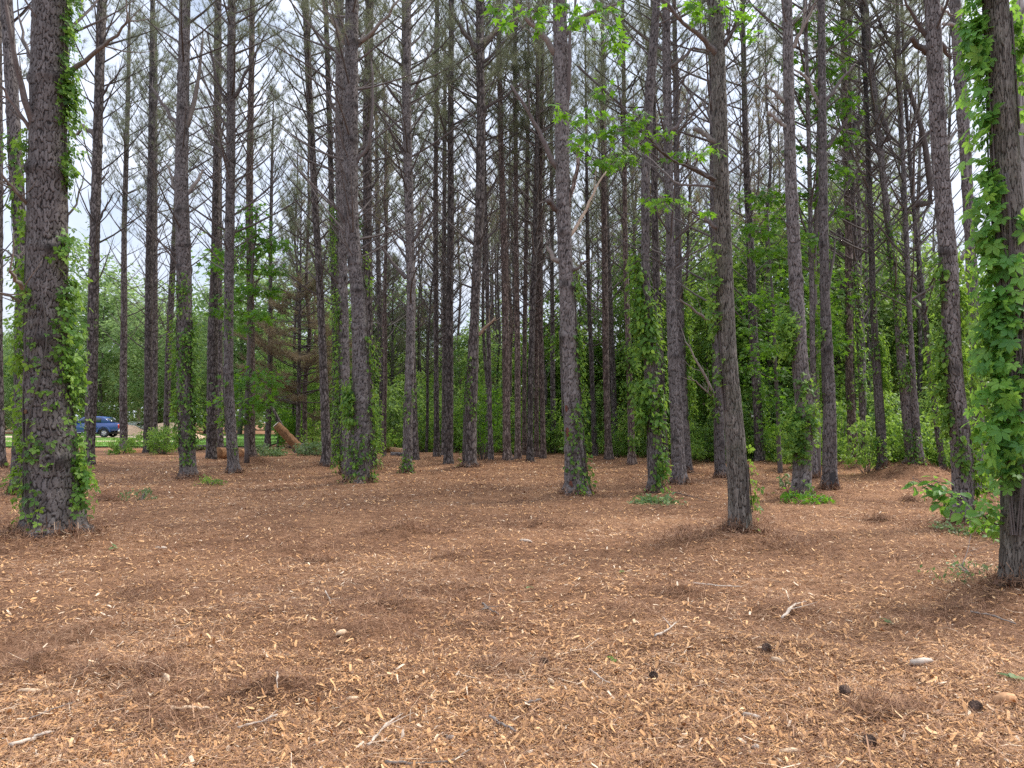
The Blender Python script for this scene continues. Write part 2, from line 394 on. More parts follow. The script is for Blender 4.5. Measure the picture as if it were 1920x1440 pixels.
def zg(x, y):
    x = np.asarray(x, float); y = np.asarray(y, float)
    d = np.hypot(x, y)
    z = (fbm(x * 0.5, y * 0.5, 3, 3) - 0.5) * 0.16 + (fbm(x * 2.3, y * 2.3, 9, 3) - 0.5) * 0.06 + (fbm(x * 7.0, y * 7.0, 19, 3) - 0.5) * 0.045 * np.clip(14 / (d + 6), 0, 1)
    z = z * np.clip(d / 6, 0.6, 1) * np.where(d > 45, np.clip(1 - (d - 45) / 30, 0, 1), 1)
    for (mx, my, mh, mr) in MOUNDS:
        q = ((x - mx) ** 2 + (y - my) ** 2) / (mr * mr)
        z = z + mh * np.exp(-q)
    return z

# straw heaps seen on the floor (photo pixel, height, radius)
HEAPS_ = [(300, 1125, .07, .35), (160, 1190, .05, .4), (280, 1262, .07, .3), (560, 1028, .08, .5), (750, 1002, .09, .6), (500, 1150, .06, .45), (770, 1140, .07, .5), (860, 1108, .07, .45),
         (900, 1170, .07, .45), (1000, 985, .07, .5), (1180, 1155, .05, .35), (320, 1350, .04, .25), (1480, 1150, .06, .4), (1400, 985, .06, .6), (1500, 1040, .05, .4), (480, 870, .14, .7),
         (760, 1000, .05, .5), (110, 945, .1, .6), (1660, 1345, .05, .25), (1180, 905, .06, .6), (820, 895, .1, .7), (600, 880, .1, .8), (700, 1185, .06, .5)]
HEAPS = [(x_, y_, h_ * 1.0, r_ * .62) for (x_, y_, h_, r_) in HEAPS_]
HEAPS += [(rng.uniform(30, 1900), rng.uniform(930, 1300), .05 + .03 * rng.random(), .12 + .16 * rng.random()) for _ in range(22)]
for (px, py, hh, rr) in HEAPS:
    p, t = on_ground(px, py); MOUNDS.append((p[0], p[1], hh, rr))

# ------------------------------------------------------------------ trunks measured from the photograph: (centre x, y, width) pixels, base first
P = [
 ('A', 'pine', [(100,1020,122),(100,985,108),(99,900,94),(90,780,82),(85,690,77),(86,600,73),(88,500,71),(89,400,71),(94,200,67),(97,0,69)], 'thick dark pine trunk nearest the left edge, leaves climbing both its sides'),
 ('B', 'pine', [(35,933,34),(38,850,28),(42,700,25),(40,520,24),(32,300,24),(22,150,22),(8,-20,20)], 'leaf-draped pine half hidden behind the thick trunk at the left edge'),
 ('C', 'pine', [(2,880,20),(0,800,15),(-1,600,14),(-2,300,13),(-3,0,12)], 'pine cut off by the left frame edge'),
 ('D', 'pine', [(167,878,25),(168,840,20),(172,720,20),(176,500,18),(181,300,18),(190,0,18)], 'straight pine standing just right of the thick left trunk, in front of the truck'),
 ('E', 'pine', [(233,848,22),(232,825,14),(231,720,13),(232,560,12),(234,420,10),(239,200,8),(241,80,6)], 'slim pine hiding the front of the blue truck, a green bush at its foot'),
 ('G', 'pine', [(279,852,20),(278,820,17),(278,720,15),(280,500,15),(284,300,13),(286,0,9)], 'pine beside the sand pile, left one of a touching pair'),
 ('H', 'pine', [(291,848,14),(290,800,11),(290,600,11),(291,400,9),(292,150,7)], 'thin pine close behind its partner by the sand pile'),
 ('I', 'pine', [(311,845,14),(312,800,12),(316,650,12),(322,520,11),(330,380,10),(336,200,8)], 'thin leaning pine rising out of the dark bush'),
 ('J', 'pine', [(354,905,40),(353,880,32),(350,800,29),(346,720,28),(344,500,27),(340,350,25),(343,180,23),(345,0,21)], 'pine clad in leaves from waist height up, right of the dark bush'),
 ('K', 'pine', [(396,864,23),(396,840,19),(398,760,20),(400,620,20),(404,500,17),(408,300,15),(409,0,13)], 'clean grey pine behind the two dark logs'),
 ('L', 'pine', [(414,850,14),(413,800,10),(413,600,10),(413,450,8),(412,200,7)], 'faint thin pine close behind the clean grey one'),
 ('N', 'pine', [(439,892,30),(437,870,23),(433,800,21),(429,720,19),(429,500,18),(431,250,16),(435,0,14)], 'dark pine with the leafy sapling sprouting by its right side'),
 ('O', 'red', [(473,868,26),(470,840,19),(470,720,17),(471,620,14),(469,520,13),(467,350,13),(470,150,12),(473,0,10)], 'reddish pine with a strip of torn bark, behind the leafy sapling'),
 ('Q', 'pine', [(501,842,14),(503,800,10),(506,700,10),(507,560,8),(508,420,7),(510,300,5)], 'slim pine with its full crown showing against open sky'),
 ('R', 'pine', [(614,880,28),(613,850,18),(608,740,16),(603,620,14),(598,500,14),(591,400,14),(581,200,13),(572,0,11)], 'straight bare pine just right of the leaning broken log'),
 ('S', 'pine', [(632,868,18),(631,800,14),(628,650,12),(625,480,11),(620,300,10),(611,0,9)], 'thin pine between the bare straight one and the ivy-hung pair'),
 ('T', 'pine', [(670,914,62),(671,895,46),(677,800,37),(676,720,33),(672,560,29),(664,480,27),(658,400,27),(658,200,27),(661,0,24)], 'stout gnarled pine at the front of the vine-hung cluster, swelling at its foot'),
 ('U', 'pine', [(650,896,24),(648,800,21),(645,640,19),(641,480,18),(638,300,18),(636,0,17)], 'pine behind the stout gnarled one, curtained with bright leaves on its left'),
 ('V', 'pine', [(694,884,26),(693,800,18),(690,700,16),(690,560,17),(688,400,18),(689,200,18),(693,0,15)], 'pine at the right rear of the vine-hung cluster'),
 ('W', 'pine', [(719,844,16),(717,800,12),(716,680,11),(711,560,10),(708,440,9),(706,300,7)], 'thin pine with grey lower limbs right of the vine-hung cluster'),
 ('X', 'pine', [(763,892,26),(763,870,19),(765,780,18),(770,640,18),(771,540,18),(767,400,17),(763,200,16),(765,0,13)], 'pine with small leaves round its foot, front one of a pair'),
 ('Y', 'pine', [(778,866,20),(776,800,16),(773,680,14),(769,520,13),(763,350,12),(757,100,10)], 'bare pine touching the right side of the one with small leaves at its foot'),
 ('Z', 'pine', [(819,860,15),(819,800,10),(818,680,9),(817,500,10),(817,300,9),(820,0,8)], 'very thin straight pine left of a clean pale pair'),
 ('a', 'pine', [(841,873,23),(841,850,18),(842,760,16),(843,600,14),(845,450,14),(845,250,12),(846,0,9)], 'clean pale pine, thicker of its close pair'),
 ('b', 'pine', [(833,856,12),(833,760,9),(833,600,9),(833,400,8),(834,200,7)], 'thin pale pine behind the thicker clean one'),
 ('c', 'pine', [(881,882,36),(881,865,28),(882,780,25),(886,690,24),(890,600,19),(893,520,18),(899,400,18),(902,220,16),(900,100,15),(899,0,15)], 'bowed pine leaning right at mid height, small leaves up its lower trunk'),
 ('d', 'pine', [(921,868,13),(919,800,9),(916,640,8),(912,480,8),(908,300,7)], 'dark thin pine right of the bowed trunk'),
 ('e', 'red', [(952,868,23),(950,845,16),(949,740,14),(948,600,13),(945,450,13),(940,300,11),(936,120,10),(934,0,9)], 'long clean reddish pine left of the crowded central row'),
 ('f', 'red', [(971,864,15),(971,820,11),(970,640,11),(968,480,10),(967,300,9),(965,0,7)], 'first thin pine of the crowded central row'),
 ('g', 'red', [(984,858,12),(983,800,8),(984,600,9),(987,420,8),(990,200,7)], 'second thin pine of the crowded central row, partly hidden'),
 ('h', 'pine', [(994,868,16),(994,820,12),(995,700,12),(1000,550,11),(1004,430,10),(1008,200,8)], 'thicker slightly leaning pine inside the crowded central row'),
 ('i', 'red', [(1006,863,12),(1006,800,9),(1006,640,8),(1007,450,8),(1010,250,7)], 'thin reddish pine right of the thicker one in the central row'),
 ('j', 'red', [(1019,864,14),(1018,820,10),(1015,700,9),(1013,560,8),(1013,400,8),(1016,200,7)], 'last thin pine of the crowded central row'),
 ('k', 'pine', [(1038,852,12),(1037,780,9),(1036,650,9),(1035,480,8),(1034,300,7)], 'faint pine just left of the scarred trunk'),
 ('l', 'pine', [(1081,932,60),(1080,905,46),(1076,830,38),(1071,740,35),(1066,640,34),(1064,560,31),(1058,430,29),(1054,300,28),(1052,120,28),(1049,0,25)], 'big pine with raw red scars low on its bark, leaves up its right side'),
 ('m', 'pine', [(1116,858,13),(1113,800,9),(1109,680,9),(1104,560,8),(1101,400,7)], 'thin pine right of the scarred trunk, leafy near its foot'),
 ('n', 'red', [(1142,864,20),(1140,830,14),(1137,720,12),(1135,600,12),(1133,450,11),(1131,250,9),(1130,80,7)], 'reddish pine, thicker of two between the scarred trunk and the ivy columns'),
 ('o', 'pine', [(1156,853,15),(1153,800,10),(1149,680,9),(1144,560,9),(1139,420,8),(1135,300,7)], 'thin pine leaning left past its thicker reddish neighbour'),
 ('p', 'red', [(1185,875,19),(1184,840,13),(1182,760,12),(1178,640,11),(1173,480,10),(1170,250,8)], 'pine with a shaggy leaf sleeve above a bare reddish foot'),
 ('r', 'pine', [(1228,930,36),(1227,900,25),(1226,800,23),(1219,690,20),(1214,600,16),(1211,500,15),(1210,350,16),(1217,180,18),(1231,0,13)], 'pine smothered in bright broad leaves along its left side'),
 ('s', 'pine', [(1248,884,20),(1245,840,15),(1239,740,16),(1233,620,15),(1229,480,13),(1226,300,11),(1224,120,9)], 'dark pine right behind the leaf-smothered one'),
 ('t', 'pine', [(1275,914,36),(1273,885,28),(1269,800,24),(1264,700,22),(1259,560,17),(1258,450,16),(1254,300,17),(1251,120,17),(1250,0,16)], 'clean grey pine with a broad foot right of the ivy columns'),
 ('u', 'pine', [(1289,892,22),(1286,840,16),(1281,740,15),(1276,620,14),(1272,500,12),(1268,300,11)], 'pine behind the clean broad-footed one, lit leaves hanging on its right'),
 ('v', 'oak', [(1391,1024,60),(1388,1000,48),(1386,940,42),(1380,850,38),(1373,760,35),(1365,680,33),(1363,600,31),(1359,480,32),(1355,380,31),(1351,220,30),(1346,0,26)], 'hardwood with fine furrowed bark standing alone in the open, one leafy limb reaching left'),
 ('w', 'pine', [(1352,903,26),(1351,870,20),(1348,780,19),(1343,680,14),(1339,560,11),(1337,400,10)], 'dark pine hidden behind the furrowed hardwood'),
 ('x', 'pine', [(1426,870,28),(1423,840,19),(1419,740,17),(1412,620,17),(1409,500,15),(1402,350,13),(1397,220,11),(1392,0,9)], 'reddish-footed pine right behind the furrowed hardwood'),
 ('y', 'pine', [(1503,939,48),(1503,910,37),(1508,830,33),(1509,760,31),(1500,680,29),(1494,560,26),(1490,470,23),(1483,330,21),(1479,150,20),(1477,0,19)], 'pine with feathery leaves hanging left and green sprouts at its foot'),
 ('z', 'pine', [(1556,924,31),(1555,890,26),(1556,800,24),(1554,720,22),(1548,560,18),(1543,400,17),(1540,200,15),(1538,0,13)], 'clean pine with a dark hollow burnt into its foot'),
 ('1', 'pine', [(1528,902,16),(1526,840,13),(1525,720,11),(1522,560,9)], 'thin pine between the sprouting one and the hollow-footed one'),
 ('2', 'red', [(1602,882,34),(1600,855,23),(1596,780,17),(1592,700,15),(1590,560,14),(1588,400,13),(1584,200,12),(1579,0,11)], 'reddish pine on a little mound with leaf tufts on both sides'),
 ('3', 'pine', [(1622,884,15),(1619,820,11),(1614,720,11),(1607,560,9),(1600,350,8)], 'thin leaf-sleeved pine close right of the mounded reddish one'),
 ('4', 'pine', [(1656,894,24),(1654,860,17),(1650,780,16),(1645,700,14),(1638,560,11),(1632,400,10),(1625,200,9),(1616,0,7)], 'straight pine with a shaggy leaf fringe down its right side'),
 ('5', 'pine', [(1716,896,36),(1711,860,25),(1702,780,20),(1690,690,16),(1682,590,14),(1672,480,13),(1655,320,12),(1638,160,11),(1622,0,9)], 'pine leaning left, wrapped in small leaves over most of its lower half'),
 ('6', 'pine', [(1729,897,20),(1724,860,15),(1714,740,11),(1704,600,10),(1697,450,9),(1690,250,7)], 'thin pine half behind the left-leaning wrapped one'),
 ('7', 'pine', [(1770,892,14),(1763,850,11),(1752,760,10),(1741,660,10),(1728,540,8),(1716,430,7),(1706,300,6)], 'slender leaning dark pine left of the big right-hand pine'),
 ('8', 'pine', [(1805,988,46),(1806,960,40),(1806,900,37),(1800,820,34),(1786,720,33),(1780,650,31),(1778,580,30),(1773,500,31),(1765,400,29),(1756,280,27),(1747,100,27),(1743,0,26)], 'big curving pine with leafy strips on both edges, right part of the clearing'),
 ('9', 'pine', [(1844,932,44),(1843,900,37),(1840,820,29),(1834,720,25),(1826,600,21),(1817,450,18),(1808,300,20),(1801,200,22),(1792,80,20),(1789,0,19)], 'pine in shade between the curving one and the creeper-covered trunk'),
 ('0', 'oak', [(1915,1128,92),(1914,1095,74),(1914,1000,66),(1912,850,62),(1908,720,62),(1902,560,58),(1897,450,56),(1890,300,52),(1881,100,46),(1875,0,44)], 'trunk at the right frame edge buried under large five-fingered leaves'),
 ('@', 'grey', [(1950,1010,34),(1946,900,30),(1940,700,28),(1932,500,27),(1926,330,26),(1921,200,24),(1917,80,22),(1914,0,20)], 'pale smooth barkless trunk behind the five-fingered creeper'),
]
for row in P:
    (bx, by, bw) = row[2][0]
    p, t = on_ground(bx, by)
    MOUNDS.append((p[0], p[1], 0.05 + 0.10 * min(1, bw * t), 0.25 + bw * t * 1.1))
for pid, hh, rr in (('2', .22, .9), ('5', .22, 1.0), ('A', .10, .9), ('v', .10, .7), ('0', .10, .6), ('O', .15, .8)):
    bx, by, bw = [r for r in P if r[0] == pid][0][2][0]
    p, t = on_ground(bx, by); MOUNDS.append((p[0] - 0.2, p[1] - 0.1, hh, rr))

# ground sheet: rows get coarser with distance
ys = np.concatenate([np.linspace(-60, 1.2, 14), 1.5 * np.exp(np.linspace(0.0, math.log(60 / 1.5), 620)), np.linspace(64, 700, 26)])
ss = np.linspace(-1, 1, 420); ss = np.sign(ss) * np.abs(ss) ** 1.15
Y2, S2 = np.meshgrid(ys, ss, indexing='ij')
X2 = S2 * (np.abs(Y2) * 0.95 + 9)
Z2 = zg(X2, Y2)
nr, ncl = X2.shape
i = np.arange(nr - 1)[:, None] * ncl; j = np.arange(ncl - 1)[None, :]
Q = np.stack([i + j, i + j + 1, i + ncl + j + 1, i + ncl + j], -1).reshape(-1, 4)
g = Acc(); g.add(np.stack([X2, Y2, Z2], -1).reshape(-1, 3), Q)
structure(g.build('ground', M['ground'], smooth=True))

# loose cover of the floor -----------------------------------------------------------------
def scatter(n, y0, y1, power=1.0, half=0.70):
    d = y0 * (y1 / y0) ** (rng.random(n) ** power)
    x = (rng.random(n) * 2 - 1) * (d * half + 0.4)
    return x, d

def litter(acc, x, y, Ln, W, tilt, rnd, lift, curve=0.0):
    n = len(x)
    az = rng.random(n) * math.pi * 2; el = rng.normal(size=n) * tilt
    d = np.stack([np.cos(az) * np.cos(el), np.sin(az) * np.cos(el), np.sin(el)], -1)
    s = np.stack([-np.sin(az), np.cos(az), rng.normal(size=n) * tilt * 0.8], -1); s = norm(s)
    up = np.cross(d, s)
    c = np.stack([x, y, zg(x, y) + lift + np.abs(np.sin(el)) * Ln * 0.45], -1)
    h = (Ln / 2)[:, None]; w = (W / 2)[:, None]; b = (Ln * curve)[:, None] * rng.normal(size=(n, 1))
    e = rng.uniform(.35, 1.1, (n, 4)); e2 = rng.uniform(.8, 1.0, (n, 4))
    V = np.stack([c - d * h * e2[:, 0:1] - s * w * e[:, 0:1], c - d * h * e2[:, 1:2] + s * w * e[:, 1:2], c + up * b - s * w, c + up * b + s * w, c + d * h * e2[:, 2:3] - s * w * e[:, 2:3], c + d * h * e2[:, 3:4] + s * w * e[:, 3:4]], 1)
    k = (np.arange(n) * 6)[:, None]
    Q = np.stack([k + 0, k + 1, k + 3, k + 2, k + 2, k + 3, k + 5, k + 4], -1).reshape(-1, 4)
    acc.add(V.reshape(-1, 3), Q, None, np.repeat(rnd, 6))

def patch(x, y):
    """0 = straw-covered, 1 = fresh chips; chips lie thickest nearest the viewer"""
    d = np.hypot(x, y)
    hp = np.zeros_like(x)
    for (mx, my, mh, mr) in MOUNDS[:len(HEAPS)]: hp = np.maximum(hp, np.exp(-((x - mx) ** 2 / 3.2 + (y - my) ** 2) / (mr * mr * 1.3)))
    return (1 - .9 * hp) * np.clip(1.25 - (d - 3.4) / 3.8, 0.12, 1) * sstep(0.25, 0.6, fbm(x * 1.1 + 5, y * 1.1, 21, 4) + np.clip(0.3 - (d - 4) * 0.12, -0.1, 0.3))

a = Acc()
x, y = scatter(420000, 3.0, 9.0, 1.0); k = rng.random(len(x)) < patch(x, y); x, y = x[k], y[k]; n = len(x)
Ln = 0.008 + 0.026 * rng.random(n) ** 2.2 + 0.04 * (rng.random(n) < 0.035)
litter(a, x, y, Ln, Ln * (0.12 + 0.24 * rng.random(n)), 0.34, np.clip(rng.normal(0.55, 0.24, n), 0, 1), 0.004 + 0.012 * rng.random(n), 0.05)
x, y = scatter(120000, 6.0, 36.0, 0.9); k = rng.random(len(x)) < 0.5 + 0.5 * patch(x, y); x, y = x[k], y[k]; n = len(x)
Ln = (0.02 + 0.05 * rng.random(n) ** 2) * np.clip(y / 12, 1, 2)
litter(a, x, y, Ln, Ln * (0.14 + 0.2 * rng.random(n)), 0.25, np.clip(rng.normal(0.55, 0.27, n), 0, 1), 0.004 + 0.02 * rng.random(n), 0.05)
tag(a.build('wood_chips', M['chips']), 'orange tan shredded wood chips strewn over the clearing floor', 'wood chips', kind='stuff')

a = Acc()
x, y = scatter(190000, 3.0, 36.0, 1.1); n = len(x)
Ln = (0.06 + 0.11 * rng.random(n)); W = 0.0016 + 0.0012 * rng.random(n); W = W * np.clip(y / 6, 1, 3.2)
dark = fbm(x * 0.8, y * 0.8, 33, 3)
litter(a, x, y, Ln, W, 0.16, np.clip(rng.normal(0.45, 0.22, n) + (dark - 0.5) * 0.8, 0, 1), 0.004 + 0.03 * rng.random(n) ** 2, 0.08)
# straw stands up a little on the heaps and round the trunk feet
for (mx, my, mh, mr) in MOUNDS:
    if my > 30: continue
    sx_ = 1.8 if mr < .9 and my < 12 else 1.0
    k = int(1500 * mr) if my < 16 else int(350 * mr)
    r = mr * np.sqrt(rng.random(k)) * 1.1; th = rng.random(k) * 6.283
    Ln = 0.08 + 0.12 * rng.random(k)
    r = r * (.45 + 1.1 * vnoise(np.cos(th) * 1.7 + mx * 5, np.sin(th) * 1.7 + my * 5, 77))
    litter(a, mx + sx_ * r * np.cos(th), my + r * np.sin(th), Ln, np.full(k, 0.0022) * np.clip(my / 6, 1, 3.0), 0.4, np.clip(rng.normal(0.32, 0.22, k), 0, 1), 0.01 + 0.02 * rng.random(k), 0.12)
x, y = scatter(1500, 3.2, 26.0, 1.0); n = len(x); Ln = .07 + .22 * rng.random(n) ** 2
litter(a, x, y, Ln, (.003 + .005 * rng.random(n)) * np.clip(y / 9, 1, 2), .12, np.clip(rng.normal(.72, .22, n), 0, 1), .01 + .02 * rng.random(n), .06)
for row in P:
    p, t = on_ground(*row[2][0][:2]); 
    if p[1] > 26: continue
    rb = row[2][1][2] * t / 2; k = int(260 + 900 * rb)
    th = rng.random(k) * 6.283; r = rb * (1.0 + .5 * rng.random(k) ** 2)
    litter(a, p[0] + r * np.cos(th), p[1] + r * np.sin(th), .10 + .14 * rng.random(k), np.full(k, .0026) * np.clip(p[1] / 6, 1, 3), .75, np.clip(rng.normal(.4, .25, k), 0, 1), .01 + .05 * rng.random(k) ** 2, .12)
    k = k // 3; th = rng.random(k) * 6.283; r = rb * (1.0 + .8 * rng.random(k) ** 2); Lb = .03 + .05 * rng.random(k)
    litter(a, p[0] + r * np.cos(th), p[1] + r * np.sin(th), Lb, Lb * .45, .5, np.clip(rng.normal(.25, .15, k), 0, 1), .01 + .03 * rng.random(k), .08)
tag(a.build('pine_straw', M['straw']), 'brown pine straw matted over the clearing floor', 'pine straw', kind='stuff')

# ------------------------------------------------------------------ pine parts
def bark_cells(u, v, nU, cw, ch, seed):
    """cells of a jittered grid wrapped round the trunk; u in cells (period nU), v in metres"""
    gv = v / ch
    wob = (vnoise(u * 0.7, gv * 1.3, seed + 40) - 0.5) * 0.8 + (vnoise(u * 2.6, gv * 4.0, seed + 41) - 0.5) * 0.4
    gv = gv + (vnoise(u * 2.2, gv * 2.0, seed + 43) - 0.5) * 0.5
    uu = u + wob; iu = np.floor(uu); iv = np.floor(gv)
    f1 = np.full(u.shape, 9.0); f2 = np.full(u.shape, 9.0); idr = np.zeros(u.shape)
    for du in (-1, 0, 1):
        for dv in (-1, 0, 1):
            cu = iu + du; cvv = iv + dv; cw_ = np.mod(cu, nU)
            px = cu + 0.15 + 0.7 * h2(cw_, cvv, seed); py = cvv + 0.1 + 0.8 * h2(cw_, cvv, seed + 3)
            dd = np.abs(uu - px) ** 1.5 + np.abs(gv - py) ** 1.9
            near = dd < f1
            f2 = np.where(near, f1, np.minimum(f2, dd)); idr = np.where(near, h2(cw_, cvv, seed + 7), idr); f1 = np.where(near, dd, f1)
    return f2 - f1 + (fbm(u * 2.0, gv * 3.0, seed + 45, 3) - 0.5) * 0.17, idr

def trunk_mesh(acc, zc, cx, cy_, rr, zvis, seed, dz, seg, cw, ch, amp, knots=True):
    """zc, cx, cy_, rr: profile arrays; detailed bark up to zvis, coarse above"""
    z1 = np.arange(-0.12, zvis, dz); z2 = np.arange(zvis, zc[-1], 0.5); z = np.concatenate([z1, z2, [zc[-1]]])
    zz = np.maximum(z, zc[0])
    def sm(arr):
        base = np.interp(zz, zc, arr); out = base.copy()
        for o in (-0.35, -0.18, 0.18, 0.35): out += np.interp(np.maximum(zz + o, zc[0]), zc, arr)
        return out / 5
    X, Yc, R = sm(cx), sm(cy_), np.interp(zz, zc, rr)
    R = R * (1 + 0.06 * np.exp(-np.maximum(z, 0) / 0.15))
    KN = []
    if knots:
        kz = 0.7 + rng.random() * 0.5
        while kz < zvis:
            R = R * (1 + 0.06 * np.exp(-((z - kz) / 0.06) ** 2))
            for q in range(rng.integers(1, 4)): KN.append((kz + rng.normal() * .04, rng.random() * 6.283))
            kz += 0.55 + 0.7 * rng.random()
    th = np.arange(seg) / seg * 2 * math.pi
    Rm = float(np.interp(1.5, z, R)); nU = max(5, round(2 * math.pi * Rm / cw))
    TH, ZZ = np.meshgrid(th, z)
    e, idr = bark_cells(TH / (2 * math.pi) * nU, ZZ, nU, cw, ch, seed)
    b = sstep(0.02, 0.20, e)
    kn = np.zeros_like(TH)
    for (kz, ka) in KN:
        r_ = np.searchsorted(z, [kz - .3, kz + .3]); sl_ = slice(r_[0], max(r_[1], r_[0] + 1))
        da = np.abs((TH[sl_] - ka + math.pi) % (2 * math.pi) - math.pi) * Rm
        kn[sl_] = np.maximum(kn[sl_], np.exp(-(da / (.35 * Rm + .02)) ** 2 - ((ZZ[sl_] - kz) / .085) ** 2))
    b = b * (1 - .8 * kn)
    lob = 1 + 0.05 * np.sin(TH * 2 + seed + ZZ * 0.4) + 0.04 * np.sin(TH * 3 - seed * 2 + ZZ * 0.9)
    flare = np.exp(-np.maximum(ZZ, 0) / 0.22)
    lob = lob + 0.14 * flare * np.sin(TH * 4 + seed * 1.7)
    det = (ZZ < zvis)
    RR = R[:, None] * lob + amp * (b - 0.6) * det + kn * Rm * .16 * det + amp * 0.7 * (idr - 0.5) * det + amp * 0.8 * (fbm(TH * 6, ZZ * 14, seed + 5, 3) - 0.5) * det
    V = np.stack([X[:, None] + RR * np.cos(TH), Yc[:, None] + RR * np.sin(TH), ZZ], -1)
    n = len(z); i = np.arange(n - 1)[:, None] * seg; j = np.arange(seg)[None, :]; j2 = (j + 1) % seg
    Q = np.stack([i + j, i + j2, i + seg + j2, i + seg + j], -1).reshape(-1, 4)
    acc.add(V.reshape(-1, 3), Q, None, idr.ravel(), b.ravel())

def limb(acc, p0, az, el0, el1, Lb, r0, seg=4, n=5, rnd=0.5, m=0, wob=0.06):
    s = np.linspace(0, 1, n); el = el0 + (el1 - el0) * s
    a_ = az + np.cumsum(rng.normal(size=n) * wob)
    st = np.stack([np.cos(a_) * np.cos(el), np.sin(a_) * np.cos(el), np.sin(el)], -1) * (Lb / (n - 1))
    Pp = np.vstack([p0[None], p0 + np.cumsum(st[:-1], 0)])
    acc.tube(Pp, r0 * (1 - 0.8 * s), seg, rnd, m)
    return Pp, norm(st)

def tufts(acc, C, D, nb, Ln, W, m):
    n = len(C)
    if n == 0: return
    C = np.repeat(C, nb, 0); D = np.repeat(D, nb, 0)
    d = norm(D * 0.75 + rng.normal(size=C.shape) * 0.55 + np.array([0, 0, -0.05]))
    tr = np.repeat(rng.random(n), nb)
    acc.blades(C - D * 0.10 * rng.random((len(C), 1)), d, Ln * (0.7 + 0.6 * rng.random(len(C))), W, np.clip(tr * 0.7 + rng.random(len(C)) * 0.3, 0, 1), m)

def pine_crown(acc, axis, rad, H, z_dead, z_live, spread=2.6, dens=1.0, full=True, nb=12, W=None, eb=None):
    z = z_dead
    TC = []; TD = []
    while z < H - 0.4:
        live = z > z_live
        q = (z - z_live) / (H - z_live)
        nw = rng.integers(3, 6) if not live else rng.integers(2, 5)
        a0 = rng.random() * 6.283
        for k in range(nw):
            if not live and rng.random() < 0.22: continue
            az = a0 + k * 6.283 / nw + rng.normal() * 0.3
            if live: Lb = spread * (0.30 + 0.75 * math.sin(math.pi * min(1, 0.25 + q * 0.72)) ** 1.0) * (0.7 + 0.5 * rng.random()) * (1 - 0.55 * q)
            else: Lb = spread * (0.28 + 0.72 * rng.random() ** 1.2)
            p0 = axis(z + rng.normal() * 0.06)
            e0 = math.radians(rng.normal(38 if not live else 32 + 25 * q, 9) if eb is None else rng.normal(eb, 9)); e1 = e0 + math.radians(rng.normal(16, 10))
            Pp, Dd = limb(acc, p0, az, e0, e1, Lb, 0.012 + 0.0085 * Lb, 4, 5, rng.random(), 0)
            if not live and rng.random() < 0.2: continue
            nt_ = max(1, int(Lb / 0.42 * dens))
            for w in range(nt_):
                s = 0.32 + 0.66 * (w + rng.random()) / nt_
                fi = s * (len(Pp) - 1); ii = int(min(fi, len(Pp) - 2)); c = Pp[ii] + (Pp[ii + 1] - Pp[ii]) * (fi - ii)
                sa = az + (1 if w % 2 else -1) * math.radians(rng.uniform(28, 60))
                tl = (0.28 + 0.5 * rng.random()) * (1.15 - 0.5 * s) * (1.0 if live else 1.25)
                Tp, Td = limb(acc, c, sa, e1 + rng.normal() * 0.25, e1 + 0.35, tl, 0.0065, 3, 3, rng.random(), 0)
                if live and full:
                    TC += [Tp[-1], Tp[-1] + rng.normal(size=3) * .09, Tp[1]]; TD += [Td[-1], norm(Td[-1] + rng.normal(size=3) * .5), Td[1]]
            if live and full:
                TC += [Pp[-1], Pp[-2]]; TD += [Dd[-1], Dd[-2]]
        z += (0.45 + 0.45 * rng.random()) / dens
    if TC: tufts(acc, np.array(TC), np.array(TD), nb, 0.25, 0.0065 if W is None else W, 1)

